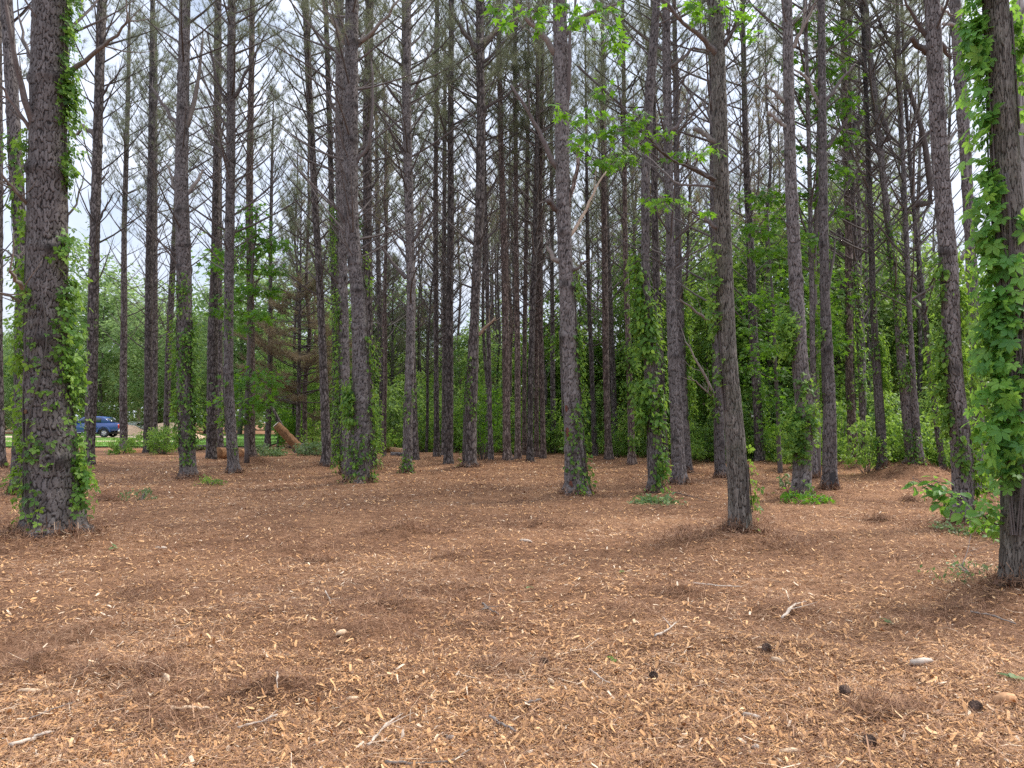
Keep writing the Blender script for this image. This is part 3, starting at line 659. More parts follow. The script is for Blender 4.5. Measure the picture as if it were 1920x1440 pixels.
BR = {   # limbs the photo shows clearly: pixel polylines, pixel radii, depth step, wood
 'A': [([(122,142),(165,110),(205,80),(240,40)],6,-0.3,'dead'), ([(70,262),(52,200),(30,110),(5,-20)],9,-.5,'twig'), ([(70,262),(45,225),(10,170),(-20,140)],5,-.4,'twig'), ([(58,392),(35,362),(0,322)],6,-.4,'dead'),
       ([(56,556),(36,532),(17,506)],7.5,-.5,'dead'), ([(46,572),(22,556),(-15,545)],4.5,-.2,'dead'), ([(124,405),(142,388),(152,350),(158,325)],2.5,.3,'twig'), ([(66,130),(50,90),(35,30)],5,.3,'twig'),([(52,500),(30,480),(0,465)],4,.5,'twig')],
 'D': [([(188,185),(205,160),(235,120)],3,-.2,'twig'), ([(172,250),(155,235),(140,262)],6,.4,'dead'), ([(182,420),(200,385),(215,360)],3,0,'twig'), ([(183,345),(205,320)],3,0,'twig')],
 'J': [([(352,235),(372,150),(380,70)],6,.2,'dead'), ([(333,235),(305,195),(285,165)],5,.2,'twig'), ([(352,360),(375,330),(380,320)],5,.1,'dead'), ([(330,360),(312,310)],5,.1,'dead')],
 'N': [([(442,180),(470,120),(500,60)],4,0,'twig'), ([(424,300),(400,270),(375,235)],3.5,0,'twig'), ([(424,190),(405,150),(390,60)],4,0,'twig')],
 'T': [([(672,82),(700,58),(748,2)],6.5,-.3,'dead'), ([(648,85),(628,45),(605,5)],5,-.3,'dead'), ([(650,305),(640,250),(618,170)],4,-.2,'twig'), ([(668,305),(695,262),(700,200),(697,115)],4.5,-.3,'twig'), ([(652,425),(636,398),(622,375)],4.5,-.2,'twig')],
 'X': [([(774,180),(800,110),(820,70)],3,0,'twig'), ([(762,300),(730,240),(700,190)],3.5,0,'twig'), ([(778,450),(790,410),(800,380)],3,0,'twig'), ([(760,520),(720,470),(700,445)],4,.3,'twig')],
 'c': [([(893,95),(870,62),(840,5)],6,-.3,'twig'), ([(908,78),(935,55),(972,30)],7,-.2,'dead'), ([(910,115),(945,80),(985,45)],4,.2,'twig'), ([(908,205),(940,185),(985,150)],4,0,'twig'), ([(897,627),(912,612),(930,596)],4.5,-.2,'wood'), ([(890,110),(880,60),(865,0)],4,.3,'twig')],
 'l': [([(1040,98),(1010,58),(985,35),(962,-10)],7,-.3,'dead'), ([(1062,60),(1085,35),(1120,22),(1165,0)],7,-.2,'dead'), ([(1064,385),(1076,345),(1083,295),(1086,265)],6,-.2,'red'), ([(1040,312),(1020,268),(995,215),(958,158)],6.5,-.3,'twig'), ([(1068,512),(1085,500),(1104,486)],5,-.2,'twig'), ([(1040,488),(1028,462),(1022,445)],6,0,'dead'), ([(1042,395),(1033,382),(1026,375)],6,-.2,'twig'),
       ([(1070,440),(1095,400),(1118,352),(1138,320)],4,.2,'wood'), ([(1064,190),(1068,100),(1078,0)],6,-.2,'twig')],
 'v': [([(1343,102),(1318,72),(1285,45),(1240,-5)],7,-.3,'twig'), ([(1360,84),(1378,50),(1400,-5)],5.5,-.2,'twig'), ([(1342,337),(1300,315),(1255,296),(1215,262),(1170,205),(1085,125)],5.5,-.4,'twig'), ([(1340,425),(1318,405),(1290,392)],4,.1,'twig'), ([(1338,265),(1322,252),(1300,240)],5,.1,'dead'), ([(1342,250),(1330,215),(1315,190)],4,.2,'twig'), ([(1337,350),(1270,345),(1210,290)],3,.5,'twig')],
 't': [([(1268,240),(1290,190),(1310,160)],4,0,'twig'), ([(1246,300),(1220,250),(1195,215)],4,0,'twig'), ([(1268,120),(1300,90),(1330,95)],4,0,'dead')],
 'w': [([(1340,745),(1320,700),(1285,640)],4,-.3,'dead'),([(1340,748),(1310,720),(1290,705)],2.5,-.3,'dead'),([(1335,605),(1300,580),(1275,562)],4,-.3,'dead')],
 'y': [([(1488,85),(1510,45),(1530,0)],5,-.2,'dead'), ([(1468,190),(1450,170),(1436,158)],5,0,'dead'), ([(1470,235),(1450,218),(1440,210)],4,0,'dead')],
 'z': [([(1550,190),(1575,150),(1605,120)],4,0,'twig'), ([(1534,190),(1510,145),(1490,130)],5,0,'dead'), ([(1552,275),(1570,250),(1590,225)],4,0,'twig'), ([(1553,535),(1562,490),(1566,455)],4,0,'twig')],
 '2': [([(1596,455),(1605,440),(1615,425)],5,0,'twig'), ([(1583,455),(1576,440),(1570,430)],5,0,'twig'), ([(1582,545),(1576,530),(1571,524)],4,0,'twig'), ([(1594,250),(1620,210),(1650,180)],4,0,'twig')],
 '5': [([(1650,290),(1625,260),(1600,240)],4,0,'twig'), ([(1668,260),(1648,200),(1610,0)],6,.6,'twig')],
 '7': [([(1748,380),(1738,290),(1725,230),(1690,130),(1660,60),(1630,0)],6.5,-.4,'twig')],
 '8': [([(1736,68),(1720,42),(1706,20),(1690,-10)],5.5,-.2,'twig'), ([(1735,98),(1720,84),(1710,70)],6,-.2,'twig'), ([(1762,82),(1775,100),(1784,110)],6,.4,'twig'), ([(1768,278),(1782,264),(1793,238)],5,.2,'twig'), ([(1755,10),(1775,22),(1790,30)],4,.3,'dead'),([(1789,512),(1802,480),(1820,455)],4,.2,'twig')],
 '9': [([(1800,52),(1785,46),(1768,44)],4,-.2,'dead'), ([(1806,150),(1835,140)],5,-.2,'twig')],
}
TREE_OBJ = {}
TOPS = {'Q': 21.0, 'E': 20.5}
for ti, (pid, kind, pts, label) in enumerate(P):
    bx, by, bw = pts[0]
    base, t0 = on_ground(bx, by)
    depth = base[1]
    zc = []; xs = []; rs = []
    for k, (px, py, w) in enumerate(pts):
        p, t = at(px, py, depth)
        zc.append(p[2]); xs.append(p[0]); rs.append(w * t / 2 * .92)
    zc, xs, rs = map(np.array, (zc, xs, rs))
    gz = float(zg(base[0], base[1]))
    H = TOPS.get(pid, 19.5 + 4 * rng.random())
    if pid == '@': H = 9.0
    ztop = zc[-1]; sl = (xs[-1] - xs[-2]) / max(0.3, zc[-1] - zc[-2])
    ext = np.linspace(ztop, max(H, ztop + 3), 6)[1:]
    zc = np.concatenate([zc, ext]); rs = np.concatenate([rs, np.linspace(rs[-1], 0.025, 6)[1:]])
    xs = np.concatenate([xs, xs[-1] + sl * (ext - ztop) * 0.5]); H = zc[-1]
    ydev = (fbm(zc * 0.25, np.full(len(zc), ti * 3.1), 17, 2) - 0.5) * 0.25 * np.clip(zc / 5, 0, 1)
    base[2] = gz
    cx = xs - base[0]; cyy = ydev; zrel = zc - gz; zrel[0] = 0.0
    zvis = at(bx, 0, depth)[0][2] - gz + 0.6
    a = Acc()
    hero = depth < 13; mid = depth < 24
    nm = {'oak': 'oak_tree', 'grey': 'dead_tree'}.get(kind, 'pine_tree')
    root = empty(nm, base, label, {'oak_tree': 'tree', 'dead_tree': 'dead tree'}.get(nm, 'pine tree'), None if kind in ('oak', 'grey') else 'pines of the thinned stand')
    if hero: dz, seg = 0.012, 190 if pid in 'A0' else 140
    elif mid: dz, seg = 0.024, 72
    else: dz, seg = 0.06, 28
    if kind == 'oak': cw, ch, amp = 0.024, 0.17, 0.008
    elif kind == 'grey': cw, ch, amp = 0.10, 0.9, 0.003
    else: cw, ch, amp = 0.047, 0.13, 0.013
    if kind not in ('oak', 'grey') and depth > 13: cw, ch = 0.06, 0.16
    if not mid: cw, ch = 0.09, 0.2
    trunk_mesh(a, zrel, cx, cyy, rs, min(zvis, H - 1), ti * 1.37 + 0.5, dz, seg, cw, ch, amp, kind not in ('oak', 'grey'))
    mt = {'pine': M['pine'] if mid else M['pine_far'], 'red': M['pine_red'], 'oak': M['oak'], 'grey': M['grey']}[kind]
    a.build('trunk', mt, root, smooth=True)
    axis = lambda zz, zrel=zrel, cx=cx, cyy=cyy: np.array([np.interp(zz, zrel, cx), np.interp(zz, zrel, cyy), zz])
    radf = lambda zz, zrel=zrel, rs=rs: float(np.interp(zz, zrel, rs))
    TREES[pid] = dict(base=base, depth=depth, axis=axis, rad=radf, H=H, root=root, obj_i=ti)
    # limbs seen in the photo
    for (pl, rpx, dY, wood) in BR.get(pid, []):
        aa = Acc(); pts3 = []
        for q, (px, py) in enumerate(pl):
            p, t = at(px, py, depth + dY * q / max(1, len(pl) - 1) * 1.5); pts3.append(p - base)
        pts3 = np.array(pts3); r = rpx * t
        ax0 = axis(pts3[0][2] - 0.05); pts3 = np.vstack([ax0[None], pts3])
        # finer path with a slight waver
        m_ = 14; s0 = np.linspace(0, len(pts3) - 1, m_)
        fine = np.stack([np.interp(s0, np.arange(len(pts3)), pts3[:, c]) for c in range(3)], -1)
        fine[2:] += rng.normal(size=(m_ - 2, 3)) * r * 0.22
        Lb = np.linalg.norm(fine[-1] - fine[0]); stub = Lb < 0.6
        aa.tube(fine, r * np.linspace(1.1, 0.8 if stub else 0.32, m_), 8, rng.random())
        if not stub:
            dv = norm(fine[-1] - fine[3]); az = math.atan2(dv[1], dv[0]); e1 = math.asin(np.clip(dv[2], -1, 1))
            for w in range(int(3 + Lb * 1.6)):
                c = fine[rng.integers(5, m_)]
                limb(aa, c, az + rng.choice([-1, 1]) * rng.uniform(.5, 1.1), e1 + rng.normal() * .4, e1 + .2, 0.3 + 0.5 * rng.random(), min(0.012, r * 0.35), 4, 4, rng.random(), 0, .15)
        aa.build('branch', {'twig': M['twig'], 'dead': M['dead'], 'wood': M['splinter'], 'red': M['pine_red'], 'stripped': M['stripped']}[wood], root, smooth=True)
    if kind in ('pine', 'red'):
        a = Acc(); zd = 4.3 + 2.2 * rng.random(); zl = H * (0.45 + 0.14 * rng.random())
        if depth < 18: zd = max(zd, zvis - 1.2)
        pine_crown(a, axis, radf, H, zd, zl, 2.5 + 0.9 * rng.random() if depth > 18 else 2.0, 1.15 if depth > 18 else 0.6, True, 24 if depth > 18 else 12)
        a.build('crown', [M['twig'], M['needles']], root)
        # short snags on the bare trunk
        for k in range(rng.integers(2, 6)):
            zz = 1.6 + (zvis - 1.6) * rng.random(); aa = Acc()
            az = rng.random() * 6.283; r = radf(zz)
            limb(aa, axis(zz), az, .5, .9, r + 0.12 + 0.35 * rng.random() ** 2, 0.016 + 0.008 * rng.random(), 6, 4, rng.random())
            aa.build('snag', M['dead'] if rng.random() < .4 else M['twig'], root)

# raw scars on the big pine, hollow in the foot of its neighbour
def bark_patch(pid, px, py, wpx, hpx, matname, name):
    T = TREES[pid]; p, t = at(px, py, T['depth']); z = p[2] - T['base'][2]
    ax = T['axis'](z); r = T['rad'](z) + 0.012; off = np.clip((p[0] - T['base'][0] - ax[0]) / r, -.95, .95); phi0 = -math.acos(off)
    n, mrow = 9, 9; V = []; a = Acc()
    for iu in range(n):
        for iv in range(mrow):
            u = iu / (n - 1) * 2 - 1; v = iv / (mrow - 1) * 2 - 1
            k = 1 - 0.25 * vnoise(u * 3 + px, v * 3, 5)
            ph = phi0 + u * (wpx * t / 2 / r) * k * math.sqrt(max(0.02, 1 - v * v * .9)); zz = z + v * hpx * t / 2 * (0.85 + .3 * vnoise(u * 4, px, 2))
            axx = T['axis'](zz); rr = r + 0.012 * vnoise(u * 5, v * 5 + px, 8)
            V.append((axx[0] + rr * math.cos(ph), axx[1] + rr * math.sin(ph), zz))
    i = np.arange(n - 1)[:, None] * mrow; j = np.arange(mrow - 1)[None, :]
    a.add(V, np.stack([i + j, i + j + 1, i + mrow + j + 1, i + mrow + j], -1).reshape(-1, 4))
    a.build(name, M[matname], T['root'])
bark_patch('l', 1061, 766, 7, 13, 'wound', 'scar'); bark_patch('l', 1063, 810, 9, 18, 'wound', 'scar'); bark_patch('l', 1069, 906, 8, 12, 'wound', 'scar')
bark_patch('z', 1556, 905, 13, 40, 'trim', 'hollow'); bark_patch('O', 470, 650, 9, 55, 'stripped', 'bare_strip')
bark_patch('A', 66, 772, 14, 8, 'wound', 'scar')

# ------------------------------------------------------------------ far pines: random rows behind
taken = [(T['base'][0], T['base'][1]) for T in TREES.values()]
far_label = 'thin distant pine in the crowded rows beyond the clearing'
nfar = 0; tries = 0
while nfar < 92 and tries < 4000:
    tries += 1
    px = rng.uniform(540, 1800); Y = rng.uniform(34, 64) if px < 1300 else rng.uniform(28, 60)
    X = (px - 960) / F * Y
    if px < 640 and Y < 44: continue
    if min((X - q[0]) ** 2 + (Y - q[1]) ** 2 for q in taken) < 1.35 ** 2: continue
    taken.append((X, Y)); nfar += 1
    gz = float(zg(X, Y)); H = 17 + 6 * rng.random()
    root = empty('pine_tree', (X, Y, gz), far_label, 'pine tree', 'distant pines beyond the clearing')
    lean = rng.normal(size=2) * 0.35; zr = np.linspace(0, H, 14)
    r0 = 0.075 + 0.075 * rng.random()
    cx = lean[0] * (zr / H) ** 1.3 + (fbm(zr * .3, np.full(14, nfar * 2.2), 3, 2) - .5) * .5 * np.clip(zr / 4, 0, 1); cyy = lean[1] * (zr / H)
    rs = r0 * (1 - 0.82 * zr / H)
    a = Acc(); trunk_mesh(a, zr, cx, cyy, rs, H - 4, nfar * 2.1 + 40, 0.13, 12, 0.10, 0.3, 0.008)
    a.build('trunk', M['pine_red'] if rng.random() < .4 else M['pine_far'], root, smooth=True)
    axis = lambda zz, zr=zr, cx=cx, cyy=cyy: np.array([np.interp(zz, zr, cx), np.interp(zz, zr, cyy), zz])
    a = Acc(); brown = rng.random() < 0.26
    pine_crown(a, axis, None, H, 3.5 + 3 * rng.random(), H * (0.42 + .18 * rng.random()), 2.1 + 1.0 * rng.random(), 0.95, True, 25, .008)
    a.build('crown', [M['twig'], M['brown_needles'] if brown else M['needles']], root)

# low-branched pines with browning skirts
for (px, Y, H, zd, zl, sp, brown, lab) in ((560, 44, 15.0, 2.2, 2.4, 4.4, True, 'bushy pine with drooping brown lower boughs behind the leaning broken log'),
                                        (735, 52, 12.5, 3.0, 4.0, 3.6, False, 'bushy grey-green young pine behind the vine-hung cluster'),
                                        (800, 58, 11.0, 3.0, 3.6, 3.4, False, 'broad young pine filling the gap left of the clean pale pair'),
                                        (1080, 60, 13.0, 4.0, 5.0, 3.2, False, 'young pine far behind the scarred trunk')):
    X = (px - 960) / F * Y
    root = empty('pine_tree', (X, Y, 0), lab, 'pine tree')
    zr = np.linspace(0, H, 10); rs = 0.14 * (1 - .85 * zr / H); z0 = np.zeros(10)
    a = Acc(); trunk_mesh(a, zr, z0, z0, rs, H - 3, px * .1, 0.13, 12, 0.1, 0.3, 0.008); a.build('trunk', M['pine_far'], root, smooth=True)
    axis = lambda zz: np.array([0, 0, zz])
    if brown:
        a = Acc(); pine_crown(a, axis, None, H * .66, zd, zl, sp, 2.1, True, 32, .009, 4); a.build('bough', [M['twig'], M['brown_needles']], root)
        a = Acc(); pine_crown(a, axis, None, H, H * .5, H * .5, sp * .8, 1.6, True, 26, .009); a.build('crown', [M['twig'], M['needles']], root)
    else:
        a = Acc(); pine_crown(a, axis, None, H, zd, zl, sp, 1.9, True, 30, .009); a.build('crown', [M['twig'], M['needles']], root)

# ------------------------------------------------------------------ broadleaf trees and shrubs: prototypes, then copies
def leaf_cloud(acc, centers, rad, per, size, m, flat=0.34, tmpl=SIMPLE, light=None):
    n = len(centers); C = np.repeat(centers, per, 0)
    off = rng.normal(size=C.shape) * np.array([1, 1, flat]) * np.repeat(np.broadcast_to(rad, (n,)), per)[:, None] * 0.6
    tip = norm(off * np.array([1, 1, .3]) + rng.normal(size=C.shape) * .25 + np.array([0, 0, -.25]))
    nn = norm(rng.normal(size=C.shape) * .42 + np.array([0, 0, 1.0]))
    rd = np.repeat(rng.random(n), per) * .7 + rng.random(len(C)) * .3
    acc.leaves(tmpl, C + off, nn, tip, size * (.65 + .7 * rng.random(len(C))), rd, m)

def broad_tree(name, H, crown0, R, nclump, per, size, label, cat, group, leafmat):
    root = empty(name, (0, 0, 0), label, cat, group)
    a = Acc(); zr = np.linspace(0, H * .9, 9)
    tp = np.stack([np.cumsum(rng.normal(size=9) * .12), np.cumsum(rng.normal(size=9) * .12), zr], -1); tp[0, :2] = 0
    r0 = 0.011 * H + 0.03
    a.tube(tp, r0 * (1 - .85 * zr / zr[-1]), 9, .5)
    cl = []
    tries = 0
    while len(cl) < nclump and tries < nclump * 30:
        tries += 1
        p = rng.uniform(-1, 1, 3)
        if np.dot(p, p) > 1 or np.dot(p, p) < .12: continue
        z = crown0 + (p[2] * .5 + .5) * (H - crown0); w = 1.0 - .35 * abs(p[2]) ** 2 + .35 * (vnoise(p[0] * 2 + H, p[1] * 2, int(H)) - .5)
        if vnoise(p[0] * 2.6 + 9 * H, p[2] * 3.1 + p[1] * 2, 4) < .30: continue
        cl.append((p[0] * R * w, p[1] * R * w, z))
    cl = np.array(cl)
    for k in range(0, len(cl), 3):
        c = cl[k]; zz = max(crown0 * .6, c[2] - (.3 + .3 * rng.random()) * math.hypot(c[0], c[1]) - .3); zz = min(zz, H * .85)
        b0 = np.array([np.interp(zz, zr, tp[:, 0]), np.interp(zz, zr, tp[:, 1]), zz]); mdl = (b0 + c) / 2 + np.array([0, 0, .12 * R])
        a.tube(np.array([b0, mdl, c]), np.array([.35, .2, .06]) * r0 * .6, 5, rng.random())
    a.build('trunk', M['oak'], root, smooth=True)
    a = Acc(); leaf_cloud(a, cl, R * .25, per, size, 0)
    a.build('crown', leafmat, root)
    return root

edge_px = np.array([430, 480, 640, 900, 1100, 1300, 1500, 1760, 1940]); edge_Y = np.array([44, 42, 42, 38, 36, 30, 27.5, 25.0, 22])
GT = 'tall leafy trees beyond the lawn'; LT = 'tall leafy green tree in the row beyond the lawn and the truck'
protoA = [broad_tree('leafy_tree', 24, 1.5, 6.2, 130, 46, .55, LT, 'tree', GT, M['pale']), broad_tree('leafy_tree', 20, 1.0, 5.4, 115, 46, .52, LT, 'tree', GT, M['pale'])]
spotsA = [(60,92),(190,96),(280,92),(360,90),(450,88),(-30, 112), (40, 104), (105, 118), (165, 102), (225, 112), (262, 125), (300, 104), (345, 116), (385, 100), (425, 110), (468, 98), (505, 88), (545, 96), (-90, 100), (585, 84), (135, 128), (10, 130), (330, 132)]
for k, (px, Y) in enumerate(spotsA):
    loc = ((px - 960) / F * Y, Y, 0); src = protoA[k % 2]; sc = (.62 + .5 * rng.random())
    if k < 2: src.location = loc; src.rotation_euler = (0, 0, rng.random() * 6); src.scale = (sc,) * 3
    else: copy_thing(src, loc, rng.random() * 6.28, sc)
GU = 'understorey trees among the far pines'; LU = 'leafy understorey tree growing among the far pines'
protoB = [broad_tree('understorey_tree', 11, 1.0, 3.2, 110, 64, .26, LU, 'tree', GU, M['decid']), broad_tree('understorey_tree', 8, .6, 2.7, 90, 64, .23, LU, 'tree', GU, M['shrub']), broad_tree('understorey_tree', 13, 2.5, 3.6, 120, 64, .28, LU, 'tree', GU, M['decid'])]
k = 0
for px in np.linspace(520, 1900, 36):
    pxx = px + rng.normal() * 14; Y = np.interp(pxx, edge_px, edge_Y) + (5 + 28 * rng.random() if k % 3 else 4 + 8 * rng.random())
    loc = ((pxx - 960) / F * Y, Y, 0); src = protoB[k % 3] if Y > np.interp(pxx, edge_px, edge_Y) + 9 else protoB[1]
    sc = .6 + .75 * rng.random() ** 1.5
    if k < 3: src = protoB[k]; src.location = loc; src.scale = (sc,) * 3
    else: copy_thing(src, loc, rng.random() * 6.28, sc)
    k += 1
GS = 'shrubs along the far edge of the clearing'; LS = 'bright green shrub at the far edge of the mulched clearing'
def shrub(H, R, n, per, size, lab, grp, mt, name='shrub'):
    root = empty(name, (0, 0, 0), lab, 'shrub', grp)
    st = Acc(); cl = []
    for k in range(n):
        az = rng.random() * 6.283; rr = R * math.sqrt(rng.random()); z = H * (.12 + .88 * rng.random()) * (1 - .35 * (rr / R) ** 2)
        c = np.array([rr * math.cos(az), rr * math.sin(az), z]); cl.append(c)
        if k % 3 == 0: st.tube(np.array([[c[0] * .15, c[1] * .15, -.05], c * np.array([.6, .6, .6]), c]), np.array([.014, .01, .004]), 4, rng.random())
    st.build('stem', M['twig'], root)
    a = Acc(); leaf_cloud(a, np.array(cl), R * .24, per, size, 0, .6); a.build('foliage', mt, root)
    return root
protoC = [shrub(2.3, .95, 44, 24, .15, LS, GS, M['shrub']), shrub(1.5, .8, 34, 24, .13, LS, GS, M['shrub']), shrub(3.4, 1.2, 56, 26, .17, LS, GS, M['decid'])]
k = 0
for px in np.linspace(655, 1900, 62):
    pxx = px + rng.normal() * 10; Y = np.interp(pxx, edge_px, edge_Y) + rng.normal() * 1.5 + (k % 3) * 1.7 + .7
    loc = ((pxx - 960) / F * Y, Y, float(zg((pxx - 960) / F * Y, Y))); sc = .5 + .8 * rng.random()
    if k < 3: protoC[k].location = loc; protoC[k].scale = (sc,) * 3
    else: copy_thing(protoC[k % 3], loc, rng.random() * 6.28, sc)
    k += 1

# named single shrubs
def put_shrub(px, py, H, R, n, per, size, lab, mt='shrub', name='shrub'):
    p, t = on_ground(px, py); s = shrub(H, R, n, per, size, lab, None, M[mt], name); s.location = (p[0], p[1], float(zg(p[0], p[1]))); return s
put_shrub(305, 853, 1.35, .75, 70, 34, .10, 'dark rounded bush at the foot of the thin leaning pine by the sand pile', 'shrub')
put_shrub(228, 852, .9, .55, 30, 26, .10, 'pale green bush at the foot of the slim pine hiding the truck front')
put_shrub(258, 845, 1.1, .55, 26, 22, .10, 'loose leafy bush left of the sand pile pines')
put_shrub(548, 840, 2.5, .95, 60, 30, .14, 'bright green sapling bush standing behind the leaning broken log', 'maple')
put_shrub(500, 856, .5, .9, 46, 22, .11, 'low heap of cut green branches left of the leaning log', 'cut')
put_shrub(600, 855, .7, 1.0, 60, 24, .12, 'wilting pile of leafy cut boughs at the foot of the leaning log', 'cut')
put_shrub(905, 862, 3.6, 1.0, 70, 26, .13, 'tall loose green shrub between the bowed pine and the clean reddish pine', 'maple')
put_shrub(1225, 945, .16, .45, 26, 18, .10, 'scatter of freshly cut pale leaves on the mulch before the ivy column', 'cut')
put_shrub(1512, 948, .30, .42, 22, 18, .08, 'green sprouts around the foot of the pine with feathery leaves', 'maple')
put_shrub(1475, 922, .42, .25, 10, 10, .07, 'small airy weed on open mulch left of the sprouting pine', 'cut', 'weed')
put_shrub(262, 938, .28, .35, 14, 12, .06, 'sparse pale weed on open mulch right of the thick left trunk', 'cut', 'weed')
put_shrub(392, 912, .22, .40, 18, 12, .06, 'low weeds beside the foot of the leaf-clad pine', 'shrub', 'weed')
put_shrub(1885, 1010, .35, .5, 26, 16, .07, 'yellow-green weeds behind the creeper-covered trunk at the frame edge', 'maple', 'weed')
put_shrub(1800, 1000, .22, .4, 14, 12, .06, 'weeds before the foot of the big curving pine', 'cut', 'weed')
put_shrub(1840, 1105, .16, .45, 14, 10, .05, 'thin weeds left of the creeper-covered trunk foot', 'cut', 'weed')
put_shrub(1424, 862, 1.2, .5, 22, 18, .16, 'broad-leaved shoot right of the furrowed hardwood', 'creeper')

# low undergrowth mass and the closed far wood
def edge_at(px): return np.interp(px, edge_px, edge_Y)
a = Acc(); n = 60000
px = rng.uniform(560, 1960, n); Y = edge_at(px) + .5 + 24 * rng.random(n) ** 1.6; X = (px - 960) / F * Y
hh = .25 + 1.0 * fbm(X * .7, Y * .7, 13, 3) + (Y - edge_at(px)) * .03
gap = fbm(X * .55 + 3, Y * .55, 91, 3); kk = gap > .47 - .1 * rng.random(n); X, Y, hh = X[kk], Y[kk], hh[kk] * (.4 + 1.6 * (gap[kk] - .37) / .3); n = len(X)
C = np.stack([X, Y, hh * rng.random(n) ** .7], -1)
a.leaves(SIMPLE, C, norm(rng.normal(size=(n, 3)) * .7 + np.array([0, 0, 1])), norm(rng.normal(size=(n, 3))), .10 + .13 * rng.random(n), rng.random(n))
tag(a.build('undergrowth', M['shrub']), 'tangle of low green undergrowth beyond the mulch', 'undergrowth', kind='stuff')
a = Acc(); n = 34000
px = rng.uniform(560, 2150, n); Y = 78 + 20 * rng.random(n); X = (px - 960) / F * Y
top = 4 + 8.5 * fbm(X * .16, Y * .16, 41, 3)
C = np.stack([X, Y, top * rng.random(n) ** .8], -1)
a.leaves(SIMPLE, C, norm(rng.normal(size=(n, 3)) * .7 + np.array([0, 0, 1])), norm(rng.normal(size=(n, 3))), .5 + .5 * rng.random(n), rng.random(n) * .8)
px = rng.uniform(-260, 680, 15000); n = len(px); Y = 132 + 18 * rng.random(n); X = (px - 960) / F * Y
top = 6 + 9 * fbm(X * .12, Y * .12, 47, 3); C = np.stack([X, Y, top * rng.random(n) ** .8], -1)
a.leaves(SIMPLE, C, norm(rng.normal(size=(n, 3)) * .7 + np.array([0, 0, 1])), norm(rng.normal(size=(n, 3))), .7 + .7 * rng.random(n), rng.random(n) * .6 + .4, 1)
tag(a.build('woods', [M['decid'], M['pale']]), 'mass of far-off woods closing the view between the pines', 'woods', kind='stuff')

# ------------------------------------------------------------------ climbing vines
def vine(pid, zones, label, size, mtl='vine', tmpl=None, stems=3):
    """zones: (y_top, y_bottom, centre angle deg, half angle deg, leaves, reach)"""
    T = TREES[pid]; b = T['base']; root = empty('climbing_vine', b, label, 'vine', None)
    A = Acc(); St = Acc()
    for (yt, yb, ac, ah, n, reach) in zones:
        z1 = at(960, yt, T['depth'])[0][2] - b[2]; z0 = max(.03, at(960, yb, T['depth'])[0][2] - b[2])
        nc = max(3, n // 7)
        cz = z0 + (z1 - z0) * rng.random(nc); ca = np.radians(ac + ah * np.clip(rng.normal(size=nc) * .55, -1.2, 1.2))
        wv = vnoise(cz * 1.6 + ac, cz * .0, int(abs(ac)) + 3); keep = wv > (.22 if pid not in 'A0' else -1); cz, ca = cz[keep], ca[keep]
        cc = rng.integers(0, len(cz), n)
        z = cz[cc] + rng.normal(size=n) * .13; z = np.clip(z, .02, z1 + .2); ph = ca[cc] + rng.normal(size=n) * .18
        out = reach * rng.random(n) ** 1.5 + .025
        ax = np.stack([np.interp(z, np.linspace(0, T['H'], 80), [T['axis'](q)[k] for q in np.linspace(0, T['H'], 80)]) for k in (0, 1)], -1)
        r = np.array([T['rad'](q) for q in z]) * 1.04 + out
        C = np.stack([ax[:, 0] + r * np.cos(ph), ax[:, 1] + r * np.sin(ph), z], -1)
        o3 = np.stack([np.cos(ph), np.sin(ph), np.zeros(n)], -1)
        nn = norm(o3 + np.array([0, 0, .55]) + rng.normal(size=(n, 3)) * .4)
        tip = norm(np.array([0, 0, -.8]) + o3 * .45 + rng.normal(size=(n, 3)) * .45)
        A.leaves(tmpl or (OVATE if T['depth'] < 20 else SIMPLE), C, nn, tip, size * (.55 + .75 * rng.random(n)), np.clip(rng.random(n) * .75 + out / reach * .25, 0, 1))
        for s in range(stems):
            zz = np.linspace(z0, z1, 18); pa = math.radians(ac) + math.radians(ah) * .6 * np.sin(zz * (1.2 + rng.random()) + rng.random() * 6) + rng.normal() * .1
            pts = np.array([T['axis'](q) + np.array([math.cos(p_), math.sin(p_), 0]) * (T['rad'](q) * 1.08 + .008) for q, p_ in zip(zz, pa)])
            St.tube(pts, np.full(18, .006 + .005 * rng.random()), 4, rng.random())
    St.build('stem', M['twig'], root); A.build('foliage', M[mtl], root)

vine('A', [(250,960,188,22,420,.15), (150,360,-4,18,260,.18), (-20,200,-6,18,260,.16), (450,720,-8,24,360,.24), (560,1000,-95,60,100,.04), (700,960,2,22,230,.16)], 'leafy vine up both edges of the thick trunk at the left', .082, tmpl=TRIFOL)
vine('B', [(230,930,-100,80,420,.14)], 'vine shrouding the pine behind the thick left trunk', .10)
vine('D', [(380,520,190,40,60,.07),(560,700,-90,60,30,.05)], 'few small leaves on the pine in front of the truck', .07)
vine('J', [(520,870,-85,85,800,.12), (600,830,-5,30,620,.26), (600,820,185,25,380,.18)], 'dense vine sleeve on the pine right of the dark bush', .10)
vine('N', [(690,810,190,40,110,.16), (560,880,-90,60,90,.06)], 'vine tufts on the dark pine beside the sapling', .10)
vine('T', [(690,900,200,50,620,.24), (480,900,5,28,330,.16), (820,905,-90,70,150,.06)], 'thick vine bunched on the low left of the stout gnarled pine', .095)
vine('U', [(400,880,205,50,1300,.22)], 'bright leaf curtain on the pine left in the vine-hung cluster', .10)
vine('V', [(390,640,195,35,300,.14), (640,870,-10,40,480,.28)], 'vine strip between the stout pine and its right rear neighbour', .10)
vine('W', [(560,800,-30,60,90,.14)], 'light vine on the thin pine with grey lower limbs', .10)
vine('X', [(730,885,-100,80,190,.08)], 'small-leaved vine round the foot of the pine in the pair', .09)
